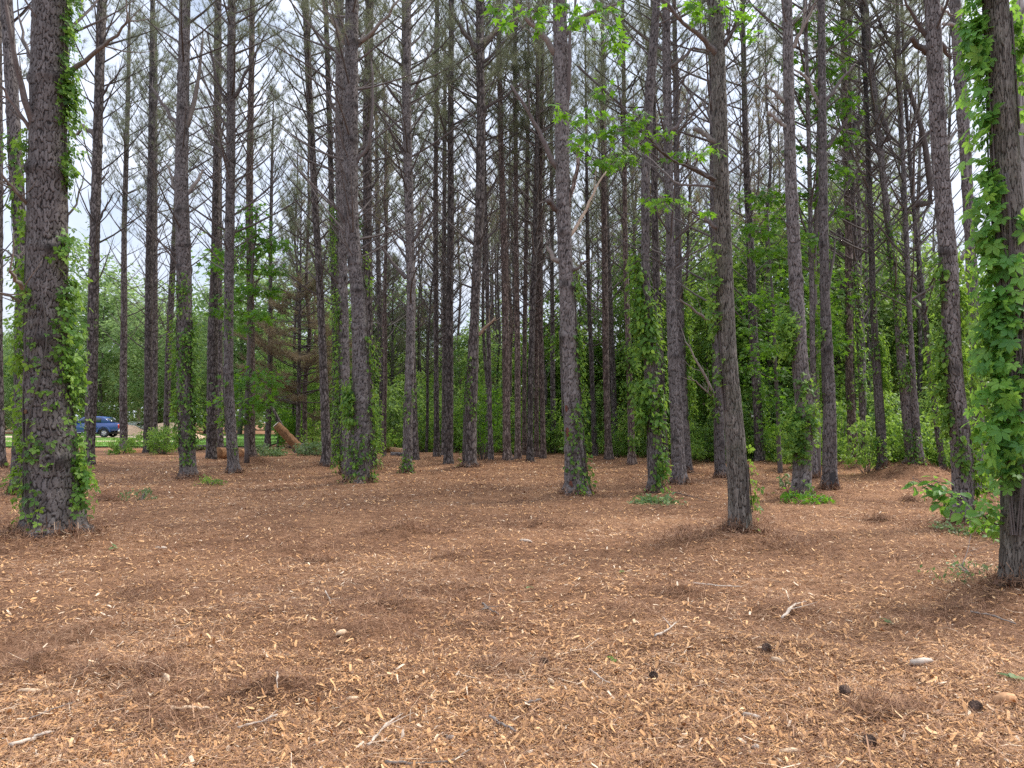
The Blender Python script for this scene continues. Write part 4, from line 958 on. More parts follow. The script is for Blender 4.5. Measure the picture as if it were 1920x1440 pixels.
vine('Z', [(700,830,170,60,90,.16)], 'leaf tuft on the very thin straight pine', .11)
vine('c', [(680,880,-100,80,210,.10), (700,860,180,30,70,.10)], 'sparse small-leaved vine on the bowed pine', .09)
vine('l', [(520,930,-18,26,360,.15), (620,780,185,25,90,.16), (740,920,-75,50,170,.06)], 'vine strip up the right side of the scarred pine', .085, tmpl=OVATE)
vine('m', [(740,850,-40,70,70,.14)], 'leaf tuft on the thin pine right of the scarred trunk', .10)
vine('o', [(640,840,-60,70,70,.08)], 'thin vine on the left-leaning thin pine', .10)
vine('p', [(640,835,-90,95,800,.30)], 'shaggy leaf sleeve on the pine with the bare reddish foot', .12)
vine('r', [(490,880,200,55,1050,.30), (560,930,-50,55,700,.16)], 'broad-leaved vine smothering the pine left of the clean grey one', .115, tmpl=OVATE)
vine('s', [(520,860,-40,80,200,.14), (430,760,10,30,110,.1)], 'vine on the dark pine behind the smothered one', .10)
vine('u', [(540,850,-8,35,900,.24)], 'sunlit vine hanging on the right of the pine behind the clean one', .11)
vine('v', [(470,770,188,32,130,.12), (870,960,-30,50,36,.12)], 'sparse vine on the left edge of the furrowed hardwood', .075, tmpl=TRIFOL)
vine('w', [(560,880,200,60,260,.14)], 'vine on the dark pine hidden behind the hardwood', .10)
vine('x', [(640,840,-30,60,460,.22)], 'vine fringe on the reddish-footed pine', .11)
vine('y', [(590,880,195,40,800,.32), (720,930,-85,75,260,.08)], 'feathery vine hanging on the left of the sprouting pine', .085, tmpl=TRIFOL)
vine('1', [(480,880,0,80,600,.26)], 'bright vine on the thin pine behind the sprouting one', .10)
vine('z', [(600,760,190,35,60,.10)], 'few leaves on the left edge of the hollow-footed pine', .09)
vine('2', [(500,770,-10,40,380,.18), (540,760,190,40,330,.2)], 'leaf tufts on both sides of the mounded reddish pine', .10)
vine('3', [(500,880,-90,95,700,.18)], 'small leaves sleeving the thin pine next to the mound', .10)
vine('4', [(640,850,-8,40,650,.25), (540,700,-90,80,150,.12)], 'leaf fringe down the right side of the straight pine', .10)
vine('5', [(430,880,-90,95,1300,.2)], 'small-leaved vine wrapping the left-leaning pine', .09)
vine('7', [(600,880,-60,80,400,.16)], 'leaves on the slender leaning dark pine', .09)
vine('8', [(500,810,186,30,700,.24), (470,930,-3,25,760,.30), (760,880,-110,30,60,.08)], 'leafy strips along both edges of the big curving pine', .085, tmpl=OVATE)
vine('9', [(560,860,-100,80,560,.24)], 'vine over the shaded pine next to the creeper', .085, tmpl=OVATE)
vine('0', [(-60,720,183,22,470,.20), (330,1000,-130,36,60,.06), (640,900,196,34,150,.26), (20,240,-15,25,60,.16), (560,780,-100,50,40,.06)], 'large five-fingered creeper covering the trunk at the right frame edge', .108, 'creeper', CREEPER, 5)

# ------------------------------------------------------------------ leafy saplings and leafy limbs laid out along what the photo shows
def sprays(name, label, cat, stem_px, r_px, clusters, depth, size, tmpl, mtl, per_px=.05, spread_y=.5, parent=None):
    """stem polyline and leaf clusters (x, y, rx, ry, leaves), real depth around `depth`"""
    p0, t = at(stem_px[0][0], stem_px[0][1], depth)
    root = parent or empty(name, p0, label, cat)
    org = np.array(root.location) if parent is None else TREES_BASE
    st = Acc(); path = np.array([at(x_, y_, depth)[0] for x_, y_ in stem_px]) - org
    m_ = max(8, 4 * len(path)); s0 = np.linspace(0, len(path) - 1, m_)
    fine = np.stack([np.interp(s0, np.arange(len(path)), path[:, c]) for c in range(3)], -1); fine[1:-1] += rng.normal(size=(m_ - 2, 3)) * .012
    st.tube(fine, r_px * t * np.linspace(1, .25, m_), 7, .5)
    A = Acc()
    for (cx_, cy_, rx, ry, n) in clusters:
        c, t = at(cx_, cy_, depth + rng.normal() * spread_y); c = c - org
        k = np.argmin(np.linalg.norm(fine - c - np.array([0, 0, -.25]), axis=1)); b0 = fine[k]
        st.tube(np.array([b0, (b0 + c) / 2 + np.array([0, 0, .04]), c]), np.array([.35, .22, .1]) * r_px * t * .7, 4, rng.random())
        off = rng.normal(size=(n, 3)) * np.array([rx * t, rx * t * .8, ry * t]) * .55
        for q in range(max(2, n // 9)):
            e = off[rng.integers(0, n)]; st.tube(np.array([c, c + e * .6 + np.array([0, 0, .02]), c + e]), np.array([.006, .004, .002]), 3, rng.random())
        nn = norm(rng.normal(size=(n, 3)) * .45 + np.array([0, -.25, 1.0]))
        tip = norm(off * np.array([1, 1, .2]) + rng.normal(size=(n, 3)) * .2 * rx * t + np.array([0, 0, -.35 * rx * t]))
        A.leaves(tmpl, c + off, nn, tip, size * (.6 + .7 * rng.random(n)), np.clip(rng.random() * .4 + rng.random(n) * .6, 0, 1))
    st.build('stem', M['twig'], root, smooth=True); A.build('foliage', M[mtl], root)
    return root

sprays('maple_sapling', 'leafy hardwood sapling with layered sprays before the reddish torn pine', 'sapling', [(463,868),(462,760),(468,640),(470,560),(478,450),(482,390)], 5,
       [(470,395,26,16,60),(500,455,44,10,90),(430,470,36,10,80),(400,482,30,9,60),(515,460,26,9,60),(440,440,22,12,50),(472,430,26,14,70),(455,505,46,9,90),(420,500,34,8,60),(505,505,34,9,70),(478,470,30,12,60),
        (470,540,40,10,80),(440,560,30,10,60),(500,545,28,10,60),(410,585,36,9,70),(460,590,36,10,80),(495,590,30,10,60),(450,615,26,9,50),(480,700,34,12,70),(505,715,24,12,60),(455,720,30,12,70),(430,750,26,16,60),(470,760,40,14,90),(500,750,24,16,50),(440,790,22,12,40)],
       28.2, .20, STAR, 'maple')
sprays('maple_sapling', 'tall bright leafy hardwood between the sprouting pine and the hollow-footed pine', 'sapling', [(1534,905),(1530,700),(1526,500),(1532,300),(1540,120),(1545,-60)], 6,
       [(1500,40,34,20,110),(1560,60,40,20,130),(1480,110,26,16,70),(1555,130,44,16,130),(1510,170,30,20,90),(1580,190,30,20,90),(1530,215,40,14,110),(1570,260,34,16,100),(1500,280,26,16,70),(1550,320,44,14,120),(1520,370,30,14,80),(1590,330,20,18,50),(1570,400,26,16,70),(1440,370,44,16,120),(1420,430,44,14,110),(1460,410,36,14,90),(1430,470,36,12,90),(1470,500,30,20,80),(1530,450,26,16,70),(1540,520,30,20,90),(1570,560,22,20,60),(1530,600,30,24,90),(1440,560,30,16,70),(1570,640,24,24,70),(1520,680,26,24,80),(1470,610,30,16,70),(1450,650,34,14,80)],
       21.5, .16, STAR, 'maple')
sprays('maple_sapling', 'slender leafy hardwood rising beside the reddish-footed pine', 'sapling', [(1462,905),(1458,780),(1452,640),(1446,520),(1440,400)], 5,
       [(1440,590,40,14,110),(1410,620,30,12,80),(1470,640,34,14,90),(1430,660,44,12,110),(1400,690,30,12,70),(1460,700,34,14,90),(1440,740,30,16,80),(1480,760,26,20,70),(1450,800,24,20,60),(1410,560,28,12,70),(1470,560,24,14,60)],
       24.5, .15, STAR, 'maple')
sprays('sweetgum_branch', 'leafy sprays hanging from the long limb left of the furrowed hardwood', 'branch', [(1342,337),(1300,315),(1255,296),(1215,262),(1170,205),(1110,150)], 2.2,
       [(1045,205,14,14,16),(1085,222,18,10,22),(1110,215,24,9,28),(1130,175,14,16,22),(1095,260,24,10,26),(1085,275,14,9,14),(1140,250,28,12,34),(1165,235,24,12,30),(1200,220,24,12,30),(1190,250,24,10,26),(1130,310,26,9,28),(1165,290,28,10,32),(1150,300,30,8,30),(1200,270,20,10,20),(1245,250,16,8,16),(1272,292,18,9,22),(1310,290,16,8,16),(1240,380,26,9,28),(1262,372,18,8,18),(1225,372,14,7,12),(1340,285,14,10,14),(1320,400,16,7,10),(1180,305,16,8,14)],
       9.3, .088, STAR, 'maple', spread_y=.3)
sprays('sweetgum_branch', 'big-leaved sprays drooping from above at the top centre of the picture', 'branch', [(1290,-45),(1200,-50),(1100,-35),(1000,-40),(930,-30)], 2.4,
       [(935,22,18,22,30),(950,45,12,14,14),(1005,22,24,14,30),(1015,45,10,12,10),(1062,12,22,12,24),(1095,35,26,10,28),(1070,48,14,8,10),(1150,75,22,16,40),(1160,95,14,10,18),(1130,15,22,12,22),(1148,50,10,12,10),(1300,5,28,12,26)],
       7.6, .085, STAR, 'maple', spread_y=.25)
sprays('sweetgum_branch', 'leaf sprays beside the top of the furrowed hardwood trunk', 'branch', [(1360,84),(1380,50),(1398,10),(1410,-30)], 2.2,
       [(1335,10,26,12,26),(1310,30,16,10,14),(1395,15,22,12,24),(1392,45,16,12,18),(1405,70,18,8,18),(1375,30,14,12,14),(1415,55,14,8,12)], 9.6, .085, STAR, 'maple', spread_y=.25)
sprays('leafy_shoot', 'arching shoot with big pale leaves reaching left from the creeper-covered trunk foot', 'shoot', [(1905,1005),(1870,985),(1830,955),(1785,930),(1745,910),(1712,897)], 2.2,
       [(1712,905,8,9,6),(1732,915,12,12,10),(1760,905,16,16,16),(1778,925,20,14,20),(1770,950,16,10,12),(1800,935,18,12,16),(1810,965,16,12,12),(1835,945,18,12,14),(1850,965,18,14,16),(1875,975,18,16,18),(1860,1000,12,16,12),(1890,985,16,16,16),(1895,940,16,24,18),(1880,900,14,20,14)],
       7.2, .095, OVATE, 'creeper', spread_y=.2)

# ------------------------------------------------------------------ logs, sticks, cones, stones
def log(name, label, cat, p0, p1, r0, r1, mtl, endmat=None, rough=.12, seg=20, n=26, lift=None):
    p0, p1 = np.array(p0, float), np.array(p1, float)
    root = empty(name, p0, label, cat)
    s = np.linspace(0, 1, n); path = (p1 - p0)[None] * s[:, None]; path[1:-1] += rng.normal(size=(n - 2, 3)) * r0 * .03
    a = Acc(); R = (r0 + (r1 - r0) * s)
    a.tube(path, R, seg, rng.random(), 0, True)
    V = a.v[0]; c = np.repeat(path, seg, 0); d = V[:n * seg] - c; th = np.tile(np.arange(seg), n); zz = np.repeat(s, seg)
    k = 1 + rough * 2 * (fbm(th * .5, zz * 9, 5, 3) - .5) + rough * (vnoise(th * 1.0, zz * 3, 6) - .5); V[:n * seg] = c + d * k[:, None]
    if len(R) and endmat is None: a.build('log_body' if False else 'bark', M[mtl], root, smooth=True)
    else:
        a.build('bark', M[mtl], root, smooth=True)
        e = Acc(); dirv = norm(p1 - p0); ref = np.array([0, 0, 1.0]) if abs(dirv[2]) < .8 else np.array([1., 0, 0]); u = norm(np.cross(dirv, ref)); v = np.cross(dirv, u)
        tt = np.arange(seg) * 6.2832 / seg; ring = (p1 - p0) + dirv * (r1 * .32) + (u[None] * np.cos(tt)[:, None] + v[None] * np.sin(tt)[:, None]) * r1 * .93
        e.add(np.vstack([ring, ((p1 - p0) + dirv * r1 * .36)[None]]), None, np.array([[q, (q + 1) % seg, seg] for q in range(seg)])); e.build('cut_end', M[endmat], root)
    return root
pA, _ = at(576, 851, 37.2); pB, _ = at(519, 797, 36.6)
lg = log('leaning_log', 'broken orange-brown log leaning up out of the ground by the straight bare pine', 'log', (pA[0], pA[1], -.1), pB, .235, .19, 'stripped', 'palewood', .16)
a = Acc(); q0 = pA - (pA[0], pA[1], -.1); q1 = pA + (pB - pA) * .28 - (pA[0], pA[1], -.1); s = np.linspace(0, 1, 8)
a.tube(q0[None] + (q1 - q0)[None] * s[:, None] - np.array([0, 0, .03]), .265 - .03 * s, 18, .3); a.build('bark_collar', M['pine_far'], lg, smooth=True)
pC, _ = at(536, 800, 38.5); pD, _ = at(508, 760, 38.3)
p_, _ = on_ground(552, 849)
log('dead_sapling', 'thin dark stem slanting behind the leaning broken log', 'stick', (p_[0] + .35, 38.6, 0), pD, .10, .055, 'pine_far')
def lying(px0, py0, px1, py1, r, mtl, endm, label, name='fallen_log', cat='log'):
    a0, _ = on_ground(px0, py0); a1, _ = on_ground(px1, py1)
    a0[2] = float(zg(a0[0], a0[1])) + r * .8; a1[2] = float(zg(a1[0], a1[1])) + r * .8
    return log(name, label, cat, a0, a1, r, r * .85, mtl, endm)
lying(362, 846, 390, 842, .16, 'pine_far', 'palewood', 'dark fallen log between the leaf-clad pine and the clean grey pine')
lying(407, 862, 432, 858, .26, 'stripped', 'wood', 'thick reddish log section lying right of the clean grey pine')
lying(448, 860, 466, 858, .24, 'stripped', 'wood', 'reddish log end lying behind the dark pine by the sapling')
lying(405, 850, 420, 846, .09, 'palewood', 'palewood', 'short pale grey log on top of the reddish log section')
lying(725, 848, 756, 851, .16, 'stripped', 'wood', 'tan fallen log on the ground left of the pine pair')
lying(735, 853, 756, 855, .10, 'pine_far', None, 'dark thin log lying under the tan fallen one')
lying(1845, 1003, 1885, 1000, .05, 'pine_far', None, 'dark stick lying right of the big curving pine', 'stick', 'stick')

def stick(pl, r, mtl, label, name='stick', lift=.02, forks=0):
    pts = []
    for k, (x_, y_) in enumerate(pl):
        p, t = on_ground(x_, y_); p[2] = float(zg(p[0], p[1])) + lift + r * .5; pts.append(p)
    pts = np.array(pts); org = pts[0].copy(); m_ = 12; s0 = np.linspace(0, len(pts) - 1, m_)
    fine = np.stack([np.interp(s0, np.arange(len(pts)), pts[:, c]) for c in range(3)], -1) - org; fine[1:-1] += rng.normal(size=(m_ - 2, 3)) * r * .22
    r = r * .72; a = Acc(); a.tube(fine, r * np.linspace(1, .5, m_) * (1 + .18 * rng.normal(size=m_)), 6, rng.random())
    for f in range(forks):
        c = fine[rng.integers(3, 9)]; dv = fine[-1] - fine[0]; az = math.atan2(dv[1], dv[0]) + rng.choice([-1, 1]) * .6
        limb(a, c, az, .15, .2, np.linalg.norm(dv) * .45, r * .5, 5, 4, rng.random())
    o = a.build(name, M[mtl], smooth=True); o.location = tuple(org); return tag(o, label, 'stick')
stick([(690,1400),(722,1365),(755,1342)], .011, 'palewood', 'pale bent twig in the lower middle of the chips', forks=1)
stick([(918,1346),(945,1358),(968,1370)], .014, 'dead', 'stout brown-grey stick lying in the lower centre')
stick([(985,1322),(1014,1316)], .012, 'dead', 'short brown stick right above the stout one')
stick([(722,1434),(780,1437),(845,1432),(880,1405)], .009, 'dead', 'long crooked twig along the bottom edge')
stick([(1105,1256),(1128,1272),(1143,1282)], .009, 'palewood', 'grey forked twig below the lone green leaf', forks=1)
stick([(1228,1202),(1250,1194),(1268,1176)], .014, 'palewood', 'white forked stick in the middle right of the mulch', forks=1)
stick([(1466,1168),(1490,1155),(1512,1140)], .018, 'palewood', 'weathered grey stick on the straw right of centre', forks=1)
stick([(1300,1107),(1345,1110),(1392,1112)], .013, 'palewood', 'long pale stick before the furrowed hardwood')
stick([(1362,1024),(1368,1006),(1370,995)], .010, 'palewood', 'pale stick leaning at the left foot of the furrowed hardwood', lift=.08)
stick([(905,1135),(918,1146),(935,1156)], .016, 'dead', 'splintered bundle of grey wood on a straw heap', forks=3)
stick([(520,1278),(519,1292),(520,1306)], .012, 'palewood', 'short upright-looking pale splinter in the lower left', forks=0)
stick([(610,1112),(618,1122),(620,1136)], .008, 'palewood', 'pale curved twig near the far straw heap', forks=1)
stick([(55,1345),(95,1328),(140,1315)], .008, 'dead', 'thin brown twig in the lower left corner')
stick([(320,1342),(355,1336),(392,1330)], .017, 'wood', 'long tan splinter among the lower left chips')
stick([(445,1358),(480,1352),(520,1340)], .011, 'palewood', 'frayed pale splinter right of the tan one', forks=2)
stick([(1820,1166),(1860,1168),(1905,1176)], .014, 'dead', 'brown stick lying before the creeper-covered trunk')
stick([(1262,932),(1300,936),(1335,944)], .014, 'pine_far', 'thin dark stick on the mulch right of the ivy column')
stick([(1805,1095),(1815,1060),(1822,1030)], .006, 'twig', 'bare thin twig standing near the creeper-covered trunk', lift=.15, forks=2)
stick([(20,1398),(60,1385),(95,1372)], .018, 'palewood', 'broad weathered splinter at the left bottom edge', forks=1)

def chunk(px, py, L_, W_, H_, rz, mtl, label, name='wood_chunk', cat='wood chunk'):
    p, t = on_ground(px, py); z = float(zg(p[0], p[1])); a = Acc(); n = 7; V = []
    prof = [(-.5, .25), (-.42, .8), (-.1, 1), (.15, .95), (.4, .6), (.5, .15)]
    for (u, w) in prof:
        for (sx, sz) in ((-1, 0), (-.8, .8), (0, 1.1), (.85, .75), (1, 0), (0, -.15)):
            V.append((u * L_ + rng.normal() * L_ * .02, sx * W_ * .5 * w + rng.normal() * W_ * .05, max(-.2, sz) * H_ * w + rng.normal() * H_ * .08))
    k = len(prof); i = np.arange(k - 1)[:, None] * 6; j = np.arange(6)[None, :]; j2 = (j + 1) % 6
    V = np.array(V + [(-.55 * L_, 0, H_ * .1), (.55 * L_, 0, H_ * .1)])
    T = np.array([[q, (q + 1) % 6, k * 6] for q in range(6)] + [[(k - 1) * 6 + (q + 1) % 6, (k - 1) * 6 + q, k * 6 + 1] for q in range(6)])
    a.add(V, np.stack([i + j, i + j2, i + 6 + j2, i + 6 + j], -1).reshape(-1, 4), T); o = a.build(name, M[mtl])
    o.location = (p[0], p[1], z + .01); o.rotation_euler = (rng.normal() * .08, rng.normal() * .08, rz); return tag(o, label, cat)
chunk(986, 1019, .17, .05, .03, -.2, 'palewood', 'pale flat wood chunk alone on mid-distance straw')
chunk(1728, 1262, .16, .05, .03, .15, 'palewood', 'whitish flat wood chunk on the right of the mulch')
chunk(640, 1200, .10, .04, .03, .9, 'wood', 'tan splinter chunk standing out left of centre')
chunk(660, 1306, .085, .035, .02, .5, 'wood', 'orange-tan chip chunk in the lower left centre')
chunk(1032, 1273, .085, .03, .02, -1.1, 'wood', 'pale yellow chip chunk in the lower centre')
chunk(860, 1284, .12, .028, .02, -.1, 'stripped', 'reddish-orange bark slab in the lower centre')
chunk(55, 1288, .14, .035, .02, .15, 'wood', 'orange-tan slab near the left edge')
chunk(312, 1292, .10, .03, .03, -.9, 'wood', 'upturned brown-tan chunk at the lower left heap')
chunk(302, 1032, .15, .05, .02, .1, 'palewood', 'pale flat chunk right of the thick left trunk')
chunk(1410, 1345, .10, .03, .018, -.5, 'palewood', 'grey-white chip in the lower right')
chunk(1480, 1417, .11, .032, .02, .1, 'wood', 'tan chip by the lower right bottom edge')
chunk(1885, 1325, .15, .07, .05, .2, 'stripped', 'curled brown bark piece near the right bottom edge')
chunk(1418, 1405, .05, .035, .02, .1, 'palewood', 'small blue-grey chip near the bottom edge right of centre')
chunk(1458, 1246, .09, .035, .022, -.3, 'wood', 'tan wood chunk right of the small dark cone')
chunk(845, 1440-58, .05, .03, .02, .4, 'dead', 'dull brown nub above the crooked bottom twig')

def cone(px, py, s, label):
    p, t = on_ground(px, py); a = Acc(); k = 0
    for ring in range(9):
        u = ring / 8; r = s * .5 * math.sin(math.pi * (.12 + .80 * u)) ** .8
        m_ = 8
        for q in range(m_):
            ph = 6.283 * (q + .5 * (ring % 2)) / m_; c = np.array([r * math.cos(ph) * .75, r * math.sin(ph) * .75, u * s * 1.15])
            o3 = np.array([math.cos(ph), math.sin(ph), 0]); u3 = np.array([-math.sin(ph), math.cos(ph), 0]); up = np.array([0, 0, 1])
            a.add(np.array([c - u3 * r * .3, c + u3 * r * .3, c + o3 * r * .5 + up * s * .10 + u3 * r * .18, c + o3 * r * .5 + up * s * .10 - u3 * r * .18, c + o3 * r * .42 + up * s * .15]), [[0, 1, 2, 3]], [[3, 2, 4], [0, 3, 4], [2, 1, 4]])
    a.tube(np.array([[0, 0, 0], [0, 0, s * .6], [0, 0, s * 1.1]]), np.array([.28, .3, .1]) * s, 8)
    o = a.build('pine_cone', M['cone']); o.location = (p[0], p[1], float(zg(p[0], p[1])) + s * .35); o.rotation_euler = (1.35, 0, rng.random() * 6); return tag(o, label, 'pine cone', 'fallen pine cones')
cone(1028, 1239, .05, 'dark pine cone on the chips below the centre')
cone(1592, 1324, .055, 'dark pine cone in the lower right, left of the curled bark')
cone(1826, 1343, .06, 'dark pine cone next to the curled bark piece')
cone(1626, 1410, .055, 'pine cone at the bottom edge in the lower right')
cone(1432, 1229, .06, 'dark pine cone left of the tan wood chunk')
cone(1231, 1270, .05, 'brown pine cone right of the grey forked twig')

def fallen_leaf(px, py, s, label, mt='cut'):
    p, t = on_ground(px, py); a = Acc()
    C = np.zeros((3, 3))
    a.leaves(OVATE, C, norm(np.array([[.15, -.3, 1], [0.1, 0, 1], [-.2, .1, 1]])), norm(rng.normal(size=(3, 3)) * np.array([1, 1, .1])), s, rng.random(3)); o = a.build('fallen_leaf', M[mt])
    o.location = (p[0], p[1], float(zg(p[0], p[1])) + .03); return tag(o, label, 'leaf')
fallen_leaf(1150, 1236, .07, 'lone green fallen leaf on the chips right of centre', 'shrub')
fallen_leaf(1662, 1176, .07, 'grey-green fallen leaf on the right straw', 'cut')
fallen_leaf(1165, 1085, .06, 'small green leaf on the middle straw', 'shrub')
fallen_leaf(1895, 1282, .10, 'grey-green torn leaf at the right edge', 'cut')
fallen_leaf(218, 1037, .09, 'green leaf at the right foot of the thick left trunk', 'cut')
fallen_leaf(995, 1107, .06, 'pale green leaf left of the white forked stick', 'cut')

# clay lump by the truck-side pines
p, t = on_ground(258, 850); a = Acc(); th = np.linspace(0, 2 * math.pi, 25)[:-1]; V = []
for u in np.linspace(0, 1, 9):
    rr = math.sqrt(max(0, 1 - u * u)) ; V += [(.85 * rr * math.cos(q) * (1 + .25 * vnoise(q * 1.5, u * 3, 3)), .5 * rr * math.sin(q), .28 * u + .05 * vnoise(q * 2, u * 4, 9) * rr) for q in th]
i = np.arange(8)[:, None] * 24; j = np.arange(24)[None, :]; j2 = (j + 1) % 24
a.add(V, np.stack([i + j, i + j2, i + 24 + j2, i + 24 + j], -1).reshape(-1, 4)); o = a.build('clay_lump', M['clay'], smooth=True); o.location = (p[0], p[1], -.03); tag(o, 'orange clay lump on the mulch beside the sand-pile pines', 'clay lump')

# ------------------------------------------------------------------ lawn, drive, sand piles
def sheet(name, quad, z, mtl):
    a = Acc(); q = np.array(quad, float); n = 24; U, Vv = np.meshgrid(np.linspace(0, 1, n), np.linspace(0, 1, n), indexing='ij')
    Pq = (q[0][None, None] * ((1 - U) * (1 - Vv))[..., None] + q[1][None, None] * (U * (1 - Vv))[..., None] + q[2][None, None] * (U * Vv)[..., None] + q[3][None, None] * ((1 - U) * Vv)[..., None])
    wob = (fbm(Pq[..., 0] * .5, Pq[..., 1] * .5, 7, 3) - .5)
    Pq[..., 1] += wob * 1.6 * ((Vv == 0) | (Vv == 1))
    V = np.concatenate([Pq, np.full(Pq.shape[:2] + (1,), z)], -1).reshape(-1, 3)
    i = np.arange(n - 1)[:, None] * n; j = np.arange(n - 1)[None, :]
    a.add(V, np.stack([i + j, i + n + j, i + n + j + 1, i + j + 1], -1).reshape(-1, 4)); return structure(a.build(name, M[mtl], smooth=True))
sheet('lawn', [(-75, 48), (-15.0, 47), (-24, 92), (-120, 92)], .085, 'lawn')
sheet('path', [(-60, 58.5), (-24, 58.0), (-25, 59.8), (-60, 60.2)], .091, 'dirt')
sheet('dirt_road', [(-95, 71.5), (-26, 71.0), (-28, 80), (-100, 80)], .097, 'dirt')
sheet('road', [(-120, 118), (-50, 116), (-54, 128), (-130, 130)], .05, 'dirt')
# grass blades over the lawn
a = Acc(); n = 42000
Yg = 48 + 40 * rng.random(n) ** 1.4; Xg = -15 - (Yg - 47) * .2 - rng.random(n) * (58 + (Yg - 48))
k = ~(((Yg > 58) & (Yg < 60.3)) | ((Yg > 71) & (Yg < 80.3))); Xg, Yg = Xg[k], Yg[k]; n = len(Xg)
a.blades(np.stack([Xg, Yg, np.full(n, .085)], -1), norm(rng.normal(size=(n, 3)) * .35 + np.array([0, 0, 1])), .06 + .10 * rng.random(n), .05, rng.random(n))
M['grass'] = leaf_mat('grass_blade', (0.10, 0.20, 0.035), (0.16, 0.29, 0.055), (0.27, 0.38, 0.10), .4, (.4, .55, .1))
tag(a.build('grass', M['grass']), 'sunlit mown grass of the lawn before the truck', 'grass', kind='stuff')

def pile(px, py, Y, R, H, label, sx=1.0):
    X = (px - 960) / F * Y; a = Acc(); V = []; nr_, ns = 18, 40
    for r in np.linspace(0, 1, nr_):
        for q in range(ns):
            ph = q * 2 * math.pi / ns; rr = r * R * (1 + .18 * (vnoise(math.cos(ph) * 1.5 + px, math.sin(ph) * 1.5, 3) - .5))
            z = H * max(0, 1 - r ** 1.25) * (1 + .25 * (vnoise(rr * math.cos(ph) * 1.2 + px, rr * math.sin(ph) * 1.2, 8) - .5)) + .06 * (vnoise(rr * math.cos(ph) * 5, rr * math.sin(ph) * 5 + px, 2) - .5)
            V.append((rr * math.cos(ph) * sx, rr * math.sin(ph), z - (.15 if r == 1 else 0)))
    i = np.arange(nr_ - 1)[:, None] * ns; j = np.arange(ns)[None, :]; j2 = (j + 1) % ns
    a.add(V, np.stack([i + j, i + j2, i + ns + j2, i + ns + j], -1).reshape(-1, 4)); o = a.build('sand_pile', M['sand'], smooth=True)
    o.location = (X, Y, .09); return tag(o, label, 'sand pile', 'sand piles by the drive')
pile(243, 815, 84, 2.2, 1.25, 'tan sand pile just right of the truck front')
pile(312, 815, 82, 3.2, 1.55, 'larger tan sand pile seen through the dark bush')
pile(362, 825, 66, 1.5, .55, 'low sand heap right of the leaf-clad pine')

# ------------------------------------------------------------------ vehicles
def extrude(acc, prof, y0, y1, inset=.06, m=0):
    """side profile (x, z) pushed across the width with softened shoulders"""
    prof = np.array(prof, float); k = len(prof); c = prof.mean(0)
    rows = []
    for (y_, sh) in ((y0, inset), (y0 + inset * .35, inset * .3), (y0 + inset, 0), (y1 - inset, 0), (y1 - inset * .35, inset * .3), (y1, inset)):
        d = c - prof; d = d / np.maximum(np.linalg.norm(d, axis=1, keepdims=True), 1e-6)
        pp = prof + d * sh; rows.append(np.stack([pp[:, 0], np.full(k, y_), pp[:, 1]], -1))
    V = np.vstack(rows); n = len(rows); i = np.arange(n - 1)[:, None] * k; j = np.arange(k)[None, :]; j2 = (j + 1) % k
    Q = np.stack([i + j, i + j2, i + k + j2, i + k + j], -1).reshape(-1, 4)
    V = np.vstack([V, [[c[0], y0, c[1]], [c[0], y1, c[1]]]])
    T = [[(q + 1) % k, q, n * k] for q in range(k)] + [[(n - 1) * k + q, (n - 1) * k + (q + 1) % k, n * k + 1] for q in range(k)]
    acc.add(V, Q, T, m=m)
def panel(acc, pts, y, th=.012, m=0):
    """thin pane with thickness, polygon in (x, z) at side y"""
    pts = np.array(pts, float); k = len(pts); c = pts.mean(0); s = 1 if y > 0 else -1
    V = np.vstack([np.stack([pts[:, 0], np.full(k, y), pts[:, 1]], -1), np.stack([pts[:, 0] * .985 + c[0] * .015, np.full(k, y + s * th), pts[:, 1] * .985 + c[1] * .015], -1), [[c[0], y + s * th, c[1]]]])
    Q = [[q, (q + 1) % k, k + (q + 1) % k, k + q] for q in range(k)]; T = [[k + q, k + (q + 1) % k, 2 * k] for q in range(k)]
    acc.add(V, Q, T, m=m)
def box(acc, lo, hi, m=0):
    x0, y0, z0 = lo; x1, y1, z1 = hi
    V = [(x, y, z) for x in (x0, x1) for y in (y0, y1) for z in (z0, z1)]
    acc.add(V, [[0, 1, 3, 2], [4, 6, 7, 5], [0, 4, 5, 1], [2, 3, 7, 6], [0, 2, 6, 4], [1, 5, 7, 3]], m=m)
def arc(cx_, cz_, r, a0, a1, n=9):
    return [(cx_ + r * math.cos(math.radians(q)), cz_ + r * math.sin(math.radians(q))) for q in np.linspace(a0, a1, n)]
